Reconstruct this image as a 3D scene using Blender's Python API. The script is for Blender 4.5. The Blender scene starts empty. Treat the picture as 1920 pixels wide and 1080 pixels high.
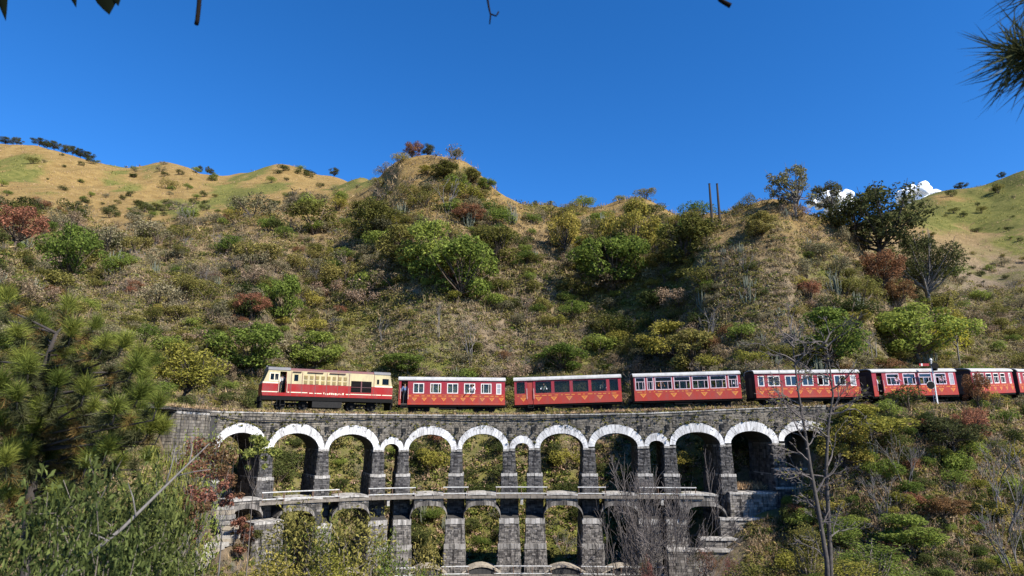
import bpy, math, random
import numpy as np
from mathutils import Vector, Matrix

# ------------------------------------------------------------------ camera, sky, sun, exposure
F = 1200.0                       # focal length in pixels of a 1920 wide frame
TH = math.atan(284.0 / F)        # camera tilted up
CT, ST = math.cos(TH), math.sin(TH)
scene = bpy.context.scene
COL = scene.collection
cam_d = bpy.data.cameras.new('camera'); cam = bpy.data.objects.new('camera', cam_d); COL.objects.link(cam)
cam_d.sensor_width = 36.0; cam_d.lens = 36.0 * F / 1920.0
cam_d.clip_start = 0.1; cam_d.clip_end = 20000
cam.location = (0, 0, 0); cam.rotation_euler = (math.pi / 2 + TH, 0, 0)
cam_d.dof.use_dof = True; cam_d.dof.focus_distance = 58.0; cam_d.dof.aperture_fstop = 2.2
scene.camera = cam
SUN = Vector((0.62, -0.50, 0.66)).normalized()
world = bpy.data.worlds.new('World'); scene.world = world; world.use_nodes = True
wn = world.node_tree.nodes; wl = world.node_tree.links
bg = wn['Background']
sky = wn.new('ShaderNodeTexSky'); sky.sky_type = 'NISHITA'; sky.sun_disc = False
sky.sun_elevation = math.asin(SUN.z); sky.sun_rotation = math.atan2(SUN.x, SUN.y)
sky.altitude = 2500; sky.air_density = 1.0; sky.dust_density = 0.0; sky.ozone_density = 5.0
hs = wn.new('ShaderNodeHueSaturation'); hs.inputs['Saturation'].default_value = 1.25; hs.inputs['Hue'].default_value = 0.505
wl.new(sky.outputs[0], hs.inputs['Color']); wl.new(hs.outputs[0], bg.inputs['Color'])
bg.inputs['Strength'].default_value = 0.127
sd = bpy.data.lights.new('sun', 'SUN'); sd.energy = 5.0; sd.angle = math.radians(0.53); sd.color = (1.0, 0.945, 0.86)
so = bpy.data.objects.new('sun', sd); COL.objects.link(so)
so.rotation_euler = (-SUN).to_track_quat('-Z', 'Y').to_euler()
so.location = (40, -40, 60)
vs = scene.view_settings
vs.view_transform = 'Standard'; vs.look = 'None'; vs.exposure = 0.92; vs.gamma = 1.0; vs.use_curve_mapping = False
try:
    scene.cycles.max_bounces = 6; scene.cycles.transparent_max_bounces = 12
except Exception:
    pass

# ------------------------------------------------------------------ helpers
R = random.Random(7)
NR = np.random.default_rng(11)

def ray(px, py):
    cx = (px - 960.0) / F; cy = (540.0 - py) / F
    return cx, CT - cy * ST, ST + cy * CT
def at(px, py, y):
    a, b, c = ray(px, py); return Vector((a / b * y, y, c / b * y))
def elev(py):                       # tan of elevation for an image row
    cy = (540.0 - py) / F
    return (ST + cy * CT) / (CT - cy * ST)
def row(e):                         # image row of a tan elevation
    cy = (e * CT - ST) / (CT + e * ST)
    return 540.0 - cy * F
def fwd(py): return CT - (540.0 - py) / F * ST
def ref(px, py): return 960 + (px - 960) * fwd(845.0) / fwd(py)   # column at row py -> column at the reference row

def pchip(x, y, xi):
    x = np.asarray(x, float); y = np.asarray(y, float); xi = np.asarray(xi, float)
    h = np.diff(x); d = np.diff(y) / h; m = np.zeros_like(y)
    for k in range(1, len(x) - 1):
        if d[k-1] * d[k] > 0:
            w1 = 2*h[k] + h[k-1]; w2 = h[k] + 2*h[k-1]
            m[k] = (w1 + w2) / (w1 / d[k-1] + w2 / d[k])
    m[0] = d[0]; m[-1] = d[-1]
    xc = np.clip(xi, x[0], x[-1])
    i = np.clip(np.searchsorted(x, xc, side='right') - 1, 0, len(x) - 2)
    t = (xc - x[i]) / h[i]; t2 = t*t; t3 = t2*t
    r = (2*t3-3*t2+1)*y[i] + (t3-2*t2+t)*h[i]*m[i] + (-2*t3+3*t2)*y[i+1] + (t3-t2)*h[i]*m[i+1]
    return r + np.where(xi < x[0], (xi-x[0])*m[0], 0) + np.where(xi > x[-1], (xi-x[-1])*m[-1], 0)

def _hash(ix, iy, seed):
    h = (ix.astype(np.int64) * 374761393 + iy.astype(np.int64) * 668265263 + seed * 1442695041) & 0xFFFFFFFF
    h = ((h ^ (h >> 13)) * 1274126177) & 0xFFFFFFFF
    h = (h ^ (h >> 16)) & 0xFFFFFFFF
    return h / 4294967295.0
def vnoise(x, y, seed=0):
    ix = np.floor(x); iy = np.floor(y); fx = x - ix; fy = y - iy
    fx = fx*fx*(3-2*fx); fy = fy*fy*(3-2*fy)
    a = _hash(ix, iy, seed); b = _hash(ix+1, iy, seed); c = _hash(ix, iy+1, seed); d = _hash(ix+1, iy+1, seed)
    return (a*(1-fx)+b*fx)*(1-fy) + (c*(1-fx)+d*fx)*fy
def fbm(x, y, seed=0, o=3):
    s = 0; a = 0.5; 
    for k in range(o):
        s = s + a * (vnoise(x, y, seed + k) - 0.5); x = x * 2.03 + 17.1; y = y * 2.03 - 9.7; a *= 0.5
    return s

# ---- materials
def new_mat(name):
    m = bpy.data.materials.new(name); m.use_nodes = True
    nt = m.node_tree
    return m, nt.nodes, nt.links, nt.nodes['Principled BSDF']
def mixrgb(N, L, fac, a, b, mode='MIX'):
    n = N.new('ShaderNodeMix'); n.data_type = 'RGBA'; n.blend_type = mode
    for key, v in ((0, fac), (6, a), (7, b)):
        if hasattr(v, 'links'): L.new(v, n.inputs[key])
        elif key == 0: n.inputs[0].default_value = v
        else: n.inputs[key].default_value = (*v[:3], 1)
    return n.outputs[2]
def noise(N, L, scale, detail=4, rough=0.6, vec=None, dist=0.0):
    n = N.new('ShaderNodeTexNoise'); n.inputs['Scale'].default_value = scale
    n.inputs['Detail'].default_value = detail; n.inputs['Roughness'].default_value = rough
    n.inputs['Distortion'].default_value = dist
    if vec is not None: L.new(vec, n.inputs['Vector'])
    return n.outputs[0]
def ramp(N, L, fac, lo, hi):
    n = N.new('ShaderNodeMapRange'); n.inputs['From Min'].default_value = lo; n.inputs['From Max'].default_value = hi
    L.new(fac, n.inputs['Value']); return n.outputs[0]
def objcoord(N, L, scale=None):
    t = N.new('ShaderNodeTexCoord'); v = t.outputs['Object']
    if scale:
        mp = N.new('ShaderNodeMapping'); mp.inputs['Scale'].default_value = scale
        L.new(v, mp.inputs['Vector']); v = mp.outputs[0]
    return v
def plain(name, c, rough=0.6, metal=0.0, var=0.25, scale=6.0, spec=0.4):
    m, N, L, b = new_mat(name)
    v = objcoord(N, L)
    f = ramp(N, L, noise(N, L, scale, 5, 0.65, v), 0.35, 0.7)
    d = tuple(x * (1 - var) for x in c)
    L.new(mixrgb(N, L, f, d, c), b.inputs['Base Color'])
    b.inputs['Roughness'].default_value = rough; b.inputs['Metallic'].default_value = metal
    b.inputs['Specular IOR Level'].default_value = spec
    return m
def foliage(name, c1, c2, trans=0.3, c3=None, p3=0.0, objvar=0.35):
    """leaf colours vary from leaf to leaf and from plant to plant"""
    m, N, L, b = new_mat(name)
    w_ = (1.12, 1.0, .82); c1, c2 = tuple(min(.5, x*1.35*k) for x, k in zip(c1, w_)), tuple(min(.6, x*1.85*k) for x, k in zip(c2, w_))
    g = N.new('ShaderNodeNewGeometry'); oi = N.new('ShaderNodeObjectInfo')
    col = mixrgb(N, L, g.outputs['Random Per Island'], c1, c2)
    if c3:
        v = objcoord(N, L)
        f = ramp(N, L, noise(N, L, 2.2, 2, 0.5, v), 0.62 - 0.3 * p3, 0.75 - 0.3 * p3)
        col = mixrgb(N, L, f, col, c3)
    h = N.new('ShaderNodeHueSaturation')
    mr = N.new('ShaderNodeMapRange'); L.new(oi.outputs['Random'], mr.inputs['Value'])
    mr.inputs['To Min'].default_value = 1 - objvar; mr.inputs['To Max'].default_value = 1 + objvar
    L.new(mr.outputs[0], h.inputs['Value'])
    mh = N.new('ShaderNodeMapRange'); L.new(oi.outputs['Random'], mh.inputs['Value'])
    mh.inputs['To Min'].default_value = 0.515; mh.inputs['To Max'].default_value = 0.483
    L.new(mh.outputs[0], h.inputs['Hue']); L.new(col, h.inputs['Color'])
    N.remove(b)
    h.inputs['Saturation'].default_value = 0.92
    d = N.new('ShaderNodeBsdfDiffuse'); t = N.new('ShaderNodeBsdfTranslucent'); mx = N.new('ShaderNodeMixShader')
    L.new(h.outputs[0], d.inputs['Color']); L.new(h.outputs[0], t.inputs['Color'])
    mx.inputs[0].default_value = trans + .08
    L.new(d.outputs[0], mx.inputs[1]); L.new(t.outputs[0], mx.inputs[2])
    L.new(mx.outputs[0], N['Material Output'].inputs['Surface'])
    return m
def stone(name, c1, c2, pale, lich, bump=0.6, spots=0.5):
    m, N, L, b = new_mat(name)
    g = N.new('ShaderNodeNewGeometry'); v = objcoord(N, L)
    col = mixrgb(N, L, g.outputs['Random Per Island'], c1, c2)
    f = ramp(N, L, noise(N, L, 0.9, 6, 0.7, v), 0.56 - 0.1*spots, 0.70)
    col = mixrgb(N, L, f, col, pale)
    f2 = ramp(N, L, noise(N, L, 3.7, 5, 0.7, v), 0.58, 0.72)
    col = mixrgb(N, L, f2, col, lich)
    vs_ = objcoord(N, L, (3.0, 3.0, 0.35))
    f3 = ramp(N, L, noise(N, L, 1.6, 5, 0.6, vs_), 0.5, 0.68)
    col = mixrgb(N, L, f3, col, tuple(x * 0.45 for x in c1))
    L.new(col, b.inputs['Base Color']); b.inputs['Roughness'].default_value = 0.9
    b.inputs['Specular IOR Level'].default_value = 0.2
    bp = N.new('ShaderNodeBump'); bp.inputs['Strength'].default_value = bump; bp.inputs['Distance'].default_value = 0.05
    L.new(noise(N, L, 14, 6, 0.7, v), bp.inputs['Height']); L.new(bp.outputs[0], b.inputs['Normal'])
    return m

# ---- mesh collecting
class MB:
    def __init__(s): s.v = []; s.f = []; s.m = []
    def add(s, vs, fs, mi=0):
        o = len(s.v); s.v.extend([tuple(p) for p in vs])
        for f in fs: s.f.append(tuple(i + o for i in f)); s.m.append(mi)
    def hexa(s, p, mi=0):            # 8 points: bottom ring 0-3, top ring 4-7
        s.add(p, [(3,2,1,0),(4,5,6,7),(0,1,5,4),(1,2,6,5),(2,3,7,6),(3,0,4,7)], mi)
    def box(s, x0, x1, y0, y1, z0, z1, mi=0):
        s.hexa([(x0,y0,z0),(x1,y0,z0),(x1,y1,z0),(x0,y1,z0),(x0,y0,z1),(x1,y0,z1),(x1,y1,z1),(x0,y1,z1)], mi)
    def prism(s, poly, y0, y1, mi=0):  # polygon in x,z extruded along y
        n = len(poly); a = [(x, y0, z) for x, z in poly] + [(x, y1, z) for x, z in poly]
        fs = [tuple(range(n)), tuple(range(2*n-1, n-1, -1))]
        fs += [(i, i+n, (i+1) % n + n, (i+1) % n) for i in range(n)]
        s.add(a, fs, mi)
    def tube(s, pts, rad, k=6, mi=0, cap=True):
        pts = [Vector(p) for p in pts]
        if not hasattr(rad, '__len__'): rad = [rad] * len(pts)
        o = len(s.v); up = Vector((0.31, 0.52, 0.79))
        for i, p in enumerate(pts):
            t = (pts[min(i+1, len(pts)-1)] - pts[max(i-1, 0)])
            if t.length < 1e-9: t = Vector((0, 0, 1))
            t.normalize(); a = t.cross(up)
            if a.length < 1e-4: a = t.cross(Vector((1, 0, 0)))
            a.normalize(); b = t.cross(a)
            for j in range(k):
                an = 2 * math.pi * j / k
                s.v.append(tuple(p + (a * math.cos(an) + b * math.sin(an)) * rad[i]))
        for i in range(len(pts) - 1):
            for j in range(k):
                s.f.append((o+i*k+j, o+i*k+(j+1) % k, o+(i+1)*k+(j+1) % k, o+(i+1)*k+j)); s.m.append(mi)
        if cap:
            s.f.append(tuple(o+j for j in range(k-1, -1, -1))); s.m.append(mi)
            e = o + (len(pts)-1)*k; s.f.append(tuple(e+j for j in range(k))); s.m.append(mi)
    def lathe(s, prof, k=16, axis='z', c=(0, 0, 0), mi=0):
        o = len(s.v)
        for r, h in prof:
            for j in range(k):
                an = 2*math.pi*j/k; a, b = r*math.cos(an), r*math.sin(an)
                p = (a, b, h) if axis == 'z' else (a, h, b) if axis == 'y' else (h, a, b)
                s.v.append((p[0]+c[0], p[1]+c[1], p[2]+c[2]))
        for i in range(len(prof)-1):
            for j in range(k):
                s.f.append((o+i*k+j, o+i*k+(j+1) % k, o+(i+1)*k+(j+1) % k, o+(i+1)*k+j)); s.m.append(mi)
        s.f.append(tuple(o+j for j in range(k-1, -1, -1))); s.m.append(mi)
        e = o + (len(prof)-1)*k; s.f.append(tuple(e+j for j in range(k))); s.m.append(mi)
    def mesh(s, name, mats, smooth=False):
        me = bpy.data.meshes.new(name); me.from_pydata(s.v, [], s.f)
        for m in (mats if isinstance(mats, (list, tuple)) else [mats]): me.materials.append(m)
        if any(s.m): me.polygons.foreach_set('material_index', s.m)
        if smooth: me.polygons.foreach_set('use_smooth', [True]*len(s.f))
        me.update(); return me
    def obj(s, name, mats, parent=None, smooth=False):
        return link(name, s.mesh(name, mats, smooth), parent)

def link(name, data, parent=None, matrix=None):
    o = bpy.data.objects.new(name, data); COL.objects.link(o)
    if parent is not None: o.parent = parent
    if matrix is not None: o.matrix_world = matrix
    return o
def tag(o, label=None, cat=None, group=None, kind=None):
    if label: o['label'] = label
    if cat: o['category'] = cat
    if group: o['group'] = group
    if kind: o['kind'] = kind
    return o
def empty(name, loc=(0, 0, 0), rz=0.0):
    o = link(name, None); o.location = loc; o.rotation_euler = (0, 0, rz); return o
def copy_tree(o, parent=None):
    c = o.copy(); COL.objects.link(c)
    if parent is not None: c.parent = parent
    for ch in list(o.children): copy_tree(ch, c)
    return c
def np_mesh(name, V, Q=None, T=None, mats=(), mi=None, smooth=False):
    """fast mesh from arrays of quads and triangles"""
    Q = np.zeros((0, 4), np.int32) if Q is None else np.asarray(Q, np.int32)
    T = np.zeros((0, 3), np.int32) if T is None else np.asarray(T, np.int32)
    me = bpy.data.meshes.new(name)
    me.vertices.add(len(V)); me.vertices.foreach_set('co', np.asarray(V, np.float32).ravel())
    nl = len(Q)*4 + len(T)*3
    me.loops.add(nl); me.loops.foreach_set('vertex_index', np.concatenate([Q.ravel(), T.ravel()]))
    n = len(Q) + len(T); me.polygons.add(n)
    st = np.concatenate([np.arange(len(Q))*4, len(Q)*4 + np.arange(len(T))*3]).astype(np.int32)
    me.polygons.foreach_set('loop_start', st)
    for m in mats: me.materials.append(m)
    if mi is not None: me.polygons.foreach_set('material_index', np.asarray(mi, np.int32))
    if smooth: me.polygons.foreach_set('use_smooth', np.ones(n, bool))
    me.update(calc_edges=True); me.validate(); return me
def nrm(a): return a / np.maximum(np.linalg.norm(a, axis=-1, keepdims=True), 1e-9)
def leaf_quads(c, out, size, aspect=0.5, wild=0.9, rng=NR, axis=None):
    """one small rhombic leaf per centre"""
    n = len(c); nn = nrm(out + wild * rng.normal(size=(n, 3)))
    if axis is None: t = nrm(np.cross(nn, rng.normal(size=(n, 3))))
    else: t = nrm(axis)
    b = nrm(np.cross(nn, t)); s = np.asarray(size).reshape(-1, 1)
    V = np.stack([c - t*s, c + b*s*aspect - t*s*0.1, c + t*s, c - b*s*aspect - t*s*0.1], 1).reshape(-1, 3)
    return V, np.arange(4*n).reshape(n, 4)
# ------------------------------------------------------------------ where the railway and the viaduct run (plan curves, from columns of a 1920 frame)
_DW = ([200,250,330,398,500,608,712,757,857,955,1103,1208,1358,1460,1560,1620],
       [36.0,38.4,42.6,46.4,49.7,52.1,54.0,54.6,55.3,55.5,55.3,55.0,54.6,54.8,55.2,55.9])
def Dw(px): return float(pchip(_DW[0], _DW[1], px))
_DT = ([60,150,250,330,398,500,608,712,857,955,1103,1208,1358,1460,1608,1700,1787,1890,1965,2060],
       [34.5,36.5,40.5,44.8,48.6,51.9,54.4,56.3,57.6,57.8,57.6,57.3,56.9,57.0,57.4,58.2,59.8,65.0,72.0,84.0])
_ZT = ([60,350,480,600,745,945,1166,1388,1608,1787,1890,1965,2060],
       [2.32,2.32,2.30,2.31,2.30,2.31,2.60,2.85,3.02,3.36,3.92,4.48,5.2])
def Dt(px): return float(pchip(_DT[0], _DT[1], px))
def Zt(px): return float(pchip(_ZT[0], _ZT[1], px))
UREF = fwd(845.0)
def wall_pt(px, d=0.0, z=0.0):
    """point of the viaduct's front plane at reference column px, pushed d metres back along its normal"""
    y = Dw(px); x = (px - 960) / F / UREF * y
    y2 = Dw(px + 3); x2 = (px + 3 - 960) / F / UREF * y2
    y1 = Dw(px - 3); x1 = (px - 3 - 960) / F / UREF * y1
    t = Vector((x2 - x1, y2 - y1, 0)).normalized()
    return Vector((x - t.y * d, y + t.x * d, z))
def zat(py, y=55.5): return elev(py) * y
def track_pt(px, off=0.0, dz=0.0):
    y = Dt(px); u = lambda p: (p - 960) / F / fwd(770.0)
    x = u(px) * y; t = Vector((u(px+4)*Dt(px+4) - u(px-4)*Dt(px-4), Dt(px+4) - Dt(px-4), 0)).normalized()
    return Vector((x - t.y*off, y + t.x*off, Zt(px) + dz))

# ------------------------------------------------------------------ terrain: one continuous sheet, valley in front, hills behind
def ym(yo): return 55.5 + (yo - 95) * 0.92
# columns: px, C(y,z), D(y,z), E(y,z), F(y,py), then G..M as (old y, py)
K = [
 (-900, (20,1),  (28,5),   (32,7),     (36,420), [(130,470),(180,420),(260,360),(320,330),(380,300),(430,280),(600,400)]),
 (-300, (24,-3), (31,2.2), (35.5,2.4), (43,420), [(130,470),(180,420),(260,350),(320,320),(380,295),(430,275),(600,400)]),
 (0,    (28,-6), (33,2.0), (37,2.4),   (46,455), [(130,475),(180,420),(260,350),(320,320),(380,295),(430,271),(600,400)]),
 (60,   (28,-6.5),(33.5,2.0),(38,2.4), (48,505), [(130,505),(180,425),(260,352),(320,322),(380,298),(430,275),(600,400)]),
 (125,  (29,-7), (34.5,2.0),(39,2.4),  (50,562), [(130,545),(180,430),(260,360),(320,330),(380,310),(430,291),(600,410)]),
 (180, (30, -8), (36, 2.0), (41, 2.4), (53, 630), [(134, 585), (183, 450), (260, 372), (326, 335), (380, 318), (440, 306), (600, 410)]),
 (250,  (31,-8.5),(38,2.0),(44,2.4),   (57,700), [(130,600),(170,470),(240,385),(320,345),(380,330),(450,316),(600,420)]),
 (310, (34, -9), (39.8, -3.4), (46.2, 2.2), (62, 735), [(134, 615), (176, 480), (243, 390), (314, 350), (370, 330), (450, 306), (600, 420)]),
 (350,  (36,-8.8),(41.4,-7.8),(46.6,1.7),(65,748), [(127,625),(166,485),(232,390),(305,352),(365,334),(450,314),(600,420)]),
 (380,  (37.5,-8.6), (43.1,-7.1), (50,.4), (67,755), [(126,632),(165,488),(230,392),(300,352),(360,338),(450,328),(600,420)]),
 (420,  (38.5,-9.3), (44.2,-6.2), (51.5,-5.4),  (68,758), [(126,635),(165,490),(230,392),(300,352),(360,340),(450,331),(600,420)]),
 (465, (39, -11.5), (45, -8), (54, -7), (70, 764), [(126, 630), (158, 480), (214, 392), (279, 350), (345, 334), (430, 322), (600, 420)]),
 (520, (40, -12.5), (46, -11), (61.5, -10), (76.0, 768), [(138.0, 620), (166.2, 470), (213.6, 390), (273.0, 350), (333.0, 328), (421.8, 308), (600.0, 420)]),
 (610, (41, -13.5), (48, -13), (66.2, -11.5), (79.8, 769), [(147.0, 620), (172.3, 470), (206.4, 392), (246.5, 355), (304.5, 342), (382.7, 326), (600.0, 420)]),
 (690, (41.5, -14), (50, -13), (68.6, -12), (82.1, 768), [(144.0, 620), (165.0, 470), (186.0, 395), (215.0, 352), (255.0, 332), (303.0, 316), (600.0, 430)]),
 (755, (42, -14), (51, -13), (69.4, -12), (82.9, 768), [(138.0, 620), (155.5, 470), (169.0, 385), (177.0, 335), (185.0, 306), (273.0, 345), (600.0, 440)]),
 (815, (42, -14), (51.5, -13), (69.9, -12), (83.4, 768), [(136.0, 620), (152.5, 470), (165.0, 385), (175.0, 330), (183.0, 297), (263.0, 350), (600.0, 450)]),
 (870, (42, -14), (51.5, -13), (70.3, -12), (83.8, 768), [(136.0, 620), (152.5, 475), (165.0, 392), (173.0, 345), (181.0, 312), (263.0, 370), (600.0, 450)]),
 (935, (42, -14), (51.8, -13), (70.5, -12), (84.0, 768), [(138.0, 620), (153.0, 480), (164.0, 412), (171.0, 380), (180.0, 360), (283.0, 390), (600.0, 460)]),
 (1000, (42, -14), (52, -13), (70.4, -12), (83.9, 768), [(141.0, 620), (155.0, 482), (164.5, 425), (172.5, 402), (200.0, 388), (303.0, 388), (600.0, 460)]),
 (1090, (42, -14), (52, -13), (70.3, -12), (83.8, 768), [(143.0, 620), (155.0, 490), (166.5, 432), (186.5, 406), (235.0, 392), (303.0, 387), (600.0, 460)]),
 (1190, (42, -14), (51.5, -13), (68.2, -11.5), (81.4, 768), [(140.0, 612), (150.6, 495), (160.3, 435), (175.5, 396), (204.0, 376), (302.4, 410), (600.0, 460)]),
 (1260, (42, -13.5), (51.5, -12), (63.8, -9), (75.0, 767), [(134.5, 612), (146.4, 502), (154.1, 445), (162.8, 420), (181.8, 408), (301.0, 435), (600.0, 460)]),
 (1340, (46, -10.0), (51.5, -9), (59.6, -5.5), (66.5, 765), [(120, 620), (129, 512), (137, 452), (146, 418), (170, 438), (300, 455), (600, 470)]),
 (1410, (42, -11.5), (51.7, -7.0), (59.2, -3.2), (63.5, 760), [(116, 615), (125, 505), (134, 440), (143, 403), (170, 425), (300, 450), (600, 470)]),
 (1470, (42, -11.2), (52.8, -6.0), (59.5, -0.5), (63, 752), [(115, 612), (124, 500), (133, 430), (142, 391), (170, 420), (300, 440), (600, 470)]),
 (1520, (46,-8.7),(54.3,-2.0),(59.8,2.2),(63,745), [(119,615),(128,512),(134,448),(140,408),(172,435),(310,448),(600,470)]),
 (1580, (46,-7.3),(54.9,2.3),(60.3,2.9),(63,740),[(119,622),(128,530),(134,472),(140,432),(180,448),(330,430),(600,470)]),
 (1680, (42,-8.3),(55.6,2.6),(61,3.15),(64.5,737),[(126,660),(134,592),(140,548),(160,536),(240,440),(380,388),(600,470)]),
 (1760, (42,-8.2),(56.5,2.8),(62,3.25),(66,733), [(132,680),(140,622),(160,580),(200,520),(280,430),(380,358),(600,470)]),
 (1850, (42.5,-8.2),(59.5,3.1),(65.5,3.6),(70,727),[(140,680),(160,622),(190,570),(230,510),(300,420),(380,344),(600,470)]),
 (1920, (43,-8.2),(64.5,3.6),(71,4.1),(77,720), [(150,670),(170,602),(200,540),(240,490),(300,400),(380,317),(600,440)]),
 (2060, (45,-8.2),(80,4.6),(88,5.1),(95,700), [(170,640),(185,570),(210,510),(245,450),(300,350),(380,262),(600,400)]),
 (2900, (45,-6),(60,4),(70,9),(90,560), [(170,540),(185,500),(210,450),(245,380),(300,280),(380,180),(600,300)]),
]
def knots(c):
    px, C, D, E, Fk, G = c
    ys = [2.0, 18.0, C[0], D[0], E[0], Fk[0]] + [ym(a) for a, b in G]
    es = [-1.75/2.0, -5.6/18.0, C[1]/C[0], D[1]/D[0], E[1]/E[0], elev(Fk[1])] + [elev(b) for a, b in G]
    for k in range(1, len(ys)):
        if ys[k] <= ys[k-1] + 1.5: ys[k] = ys[k-1] + 1.5
    return ys, es
KX = [c[0] for c in K]; KK = [knots(c) for c in K]
PXG = np.arange(-900, 2901, 7.0)
NY = 620; Y0, Y1 = 1.6, 640.0
YG = Y0 * (Y1 / Y0) ** (np.arange(NY) / (NY - 1.0))
_ky = np.array([pchip(KX, [k[0][j] for k in KK], PXG) for j in range(13)])
_ke = np.array([pchip(KX, [k[1][j] for k in KK], PXG) for j in range(13)])
EG = np.array([pchip(np.log(_ky[:, i]), _ke[:, i], np.log(YG)) for i in range(len(PXG))])   # [column,row]
DTG = pchip(_DT[0], _DT[1], np.clip(PXG, 60, 2060))
def base_e(px, y):
    fx = np.clip((px - PXG[0]) / 7.0, 0, len(PXG) - 1.001); fy = np.clip(np.log(y / Y0) / math.log(Y1 / Y0) * (NY - 1), 0, NY - 1.001)
    i = fx.astype(int); j = fy.astype(int); a = fx - i; b = fy - j
    return (EG[i, j]*(1-a)+EG[i+1, j]*a)*(1-b) + (EG[i, j+1]*(1-a)+EG[i+1, j+1]*a)*b
def terr(px, y):
    """points of the ground for arrays of columns and depths"""
    px = np.asarray(px, float); y = np.asarray(y, float)
    e = base_e(px, y)
    cy = (e*CT - ST) / (CT + e*ST); x = (px - 960) / F / (CT - cy*ST) * y
    dt = np.interp(px, PXG, DTG); dist = np.abs(y - dt)
    flat = np.clip((dist - 3.0) / 8.0, 0, 1) * np.clip((y - 6) / 30.0, 0.1, 1)
    far = np.clip((y - 60) / 60.0, 0, 1); vf = np.clip((y - 150) / 150, 0, 1)
    n = fbm(x/9.0, y/9.0, 3, 3)*1.9*(1-0.45*vf) + fbm(x/3.1, y/3.1, 9, 3)*(0.75*(1-0.75*vf))
    rid = np.abs(fbm(x/26.0 + 0.4*fbm(x/40, y/40, 31, 2), y/60.0, 21, 2)) * 9.0
    mid = np.clip((y - 66) / 22.0, 0, 1) * np.clip((131 - y) / 22.0, 0, 1)
    spur = np.abs(fbm(x/19.0 + .3*y/19.0 + .5*fbm(x/23, y/23, 35, 2), y/75.0, 27, 3)) * 15.0 - 2.1
    rock = np.abs(fbm(x/6.0, y/9.0, 83, 3)) * 4.2 - .7
    z = e*y + n*flat*(0.35 + 0.65*far) - (rid - 1.2)*flat*far*0.85 - (spur*.95 + rock*.6)*mid*flat
    z = z - vf * (np.abs(fbm(x/48.0, y/150.0, 41, 2)) * 34.0 + np.abs(fbm(x/19.0, y/60.0, 43, 3)) * 8.0) * np.clip((350 - y)/60., 0, 1)
    return np.stack([x, y, z], -1)
PG, YY = np.meshgrid(PXG, YG, indexing='ij')
TV = terr(PG, YY)                                   # [col,row,3]
def rows_of(P): return row(P[..., 2] / P[..., 1])
TROW = rows_of(TV)
# first visible depth for every column and image row
_start = np.searchsorted(YG, 40.0)
def first_hit(px, py, ymin=40.0):
    i = int(np.clip(round((px - PXG[0]) / 7.0), 0, len(PXG)-1)); s = np.searchsorted(YG, ymin)
    r = TROW[i, s:]; k = np.nonzero(r <= py)[0]
    return None if len(k) == 0 else float(YG[s + k[0]])
def ground(px, py, ymin=40.0):
    y = first_hit(px, py, ymin)
    while y is None: py += 4; y = first_hit(px, py, ymin)
    p = terr(np.array([px]), np.array([y]))[0]
    return Vector(p)
def ground_at(px, y):
    return Vector(terr(np.array([float(px)]), np.array([float(y)]))[0])

# colour zones of the ground (bare gold grass, green grass, brown scree) as a material attribute
def blob(px, py, cx, cy, rx, ry): return np.exp(-(((px-cx)/rx)**2 + ((py-cy)/ry)**2))
GREENS = [(20,320,70,34,1),(75,372,60,26,.7),(215,332,26,24,1.1),(240,358,34,22,1.1),(290,384,44,20,.9),(350,384,60,22,.9),(430,365,90,22,.9),(520,352,60,14,.7),(690,325,46,16,1.1),
          (840,310,70,30,1.0),(915,352,40,22,.7),(1010,395,50,14,.8),(1090,420,70,30,.8),(1190,390,60,22,1.0),(1850,390,110,40,1.2),(1760,400,60,34,1.0),(1900,450,60,30,.6),
          (640,400,90,26,.6),(560,420,80,30,.5),(1430,430,60,24,.6),(60,470,50,50,.7),(90,560,70,60,.7),(130,440,120,40,.5)]
def cover(px, py, P):
    g = np.zeros_like(px)
    for cx, cy, rx, ry, w in GREENS: g = np.maximum(g, w*blob(px, py, cx, cy, rx, ry))
    low = np.clip((py - 400) / 120.0, 0, 1)
    g = g*np.clip(.75 + 3.2*fbm(P[..., 0]/17.0, P[..., 1]/30.0, 71, 4), 0, 1.3)
    n = fbm(P[..., 0]/14.0, P[..., 1]/14.0, 55, 3)
    g = np.clip(np.maximum(g*1.15, 0.38*low + n*1.5*low) + 0.4*fbm(P[..., 0]/5.0, P[..., 1]/5.0, 61, 3), 0, 1)
    return g, low
Gc, Lc = cover(PG, TROW, TV)
_a = np.gradient(TV, axis=0); _b = np.gradient(TV, axis=1); _n = nrm(np.cross(_a, _b)); _n = _n*np.sign(_n[..., 2:3])
# slopes of the far hills that face left are coloured green
_asp = np.clip((-_n[..., 0] - .02)*3.6 + 1.6*fbm(TV[..., 0]/22., TV[..., 1]/22., 73, 3), 0, 1)*np.clip((YG[None, :] - 150)/40., 0, 1)
Gc = np.clip(np.maximum(Gc, .85*_asp), 0, 1)

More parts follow.
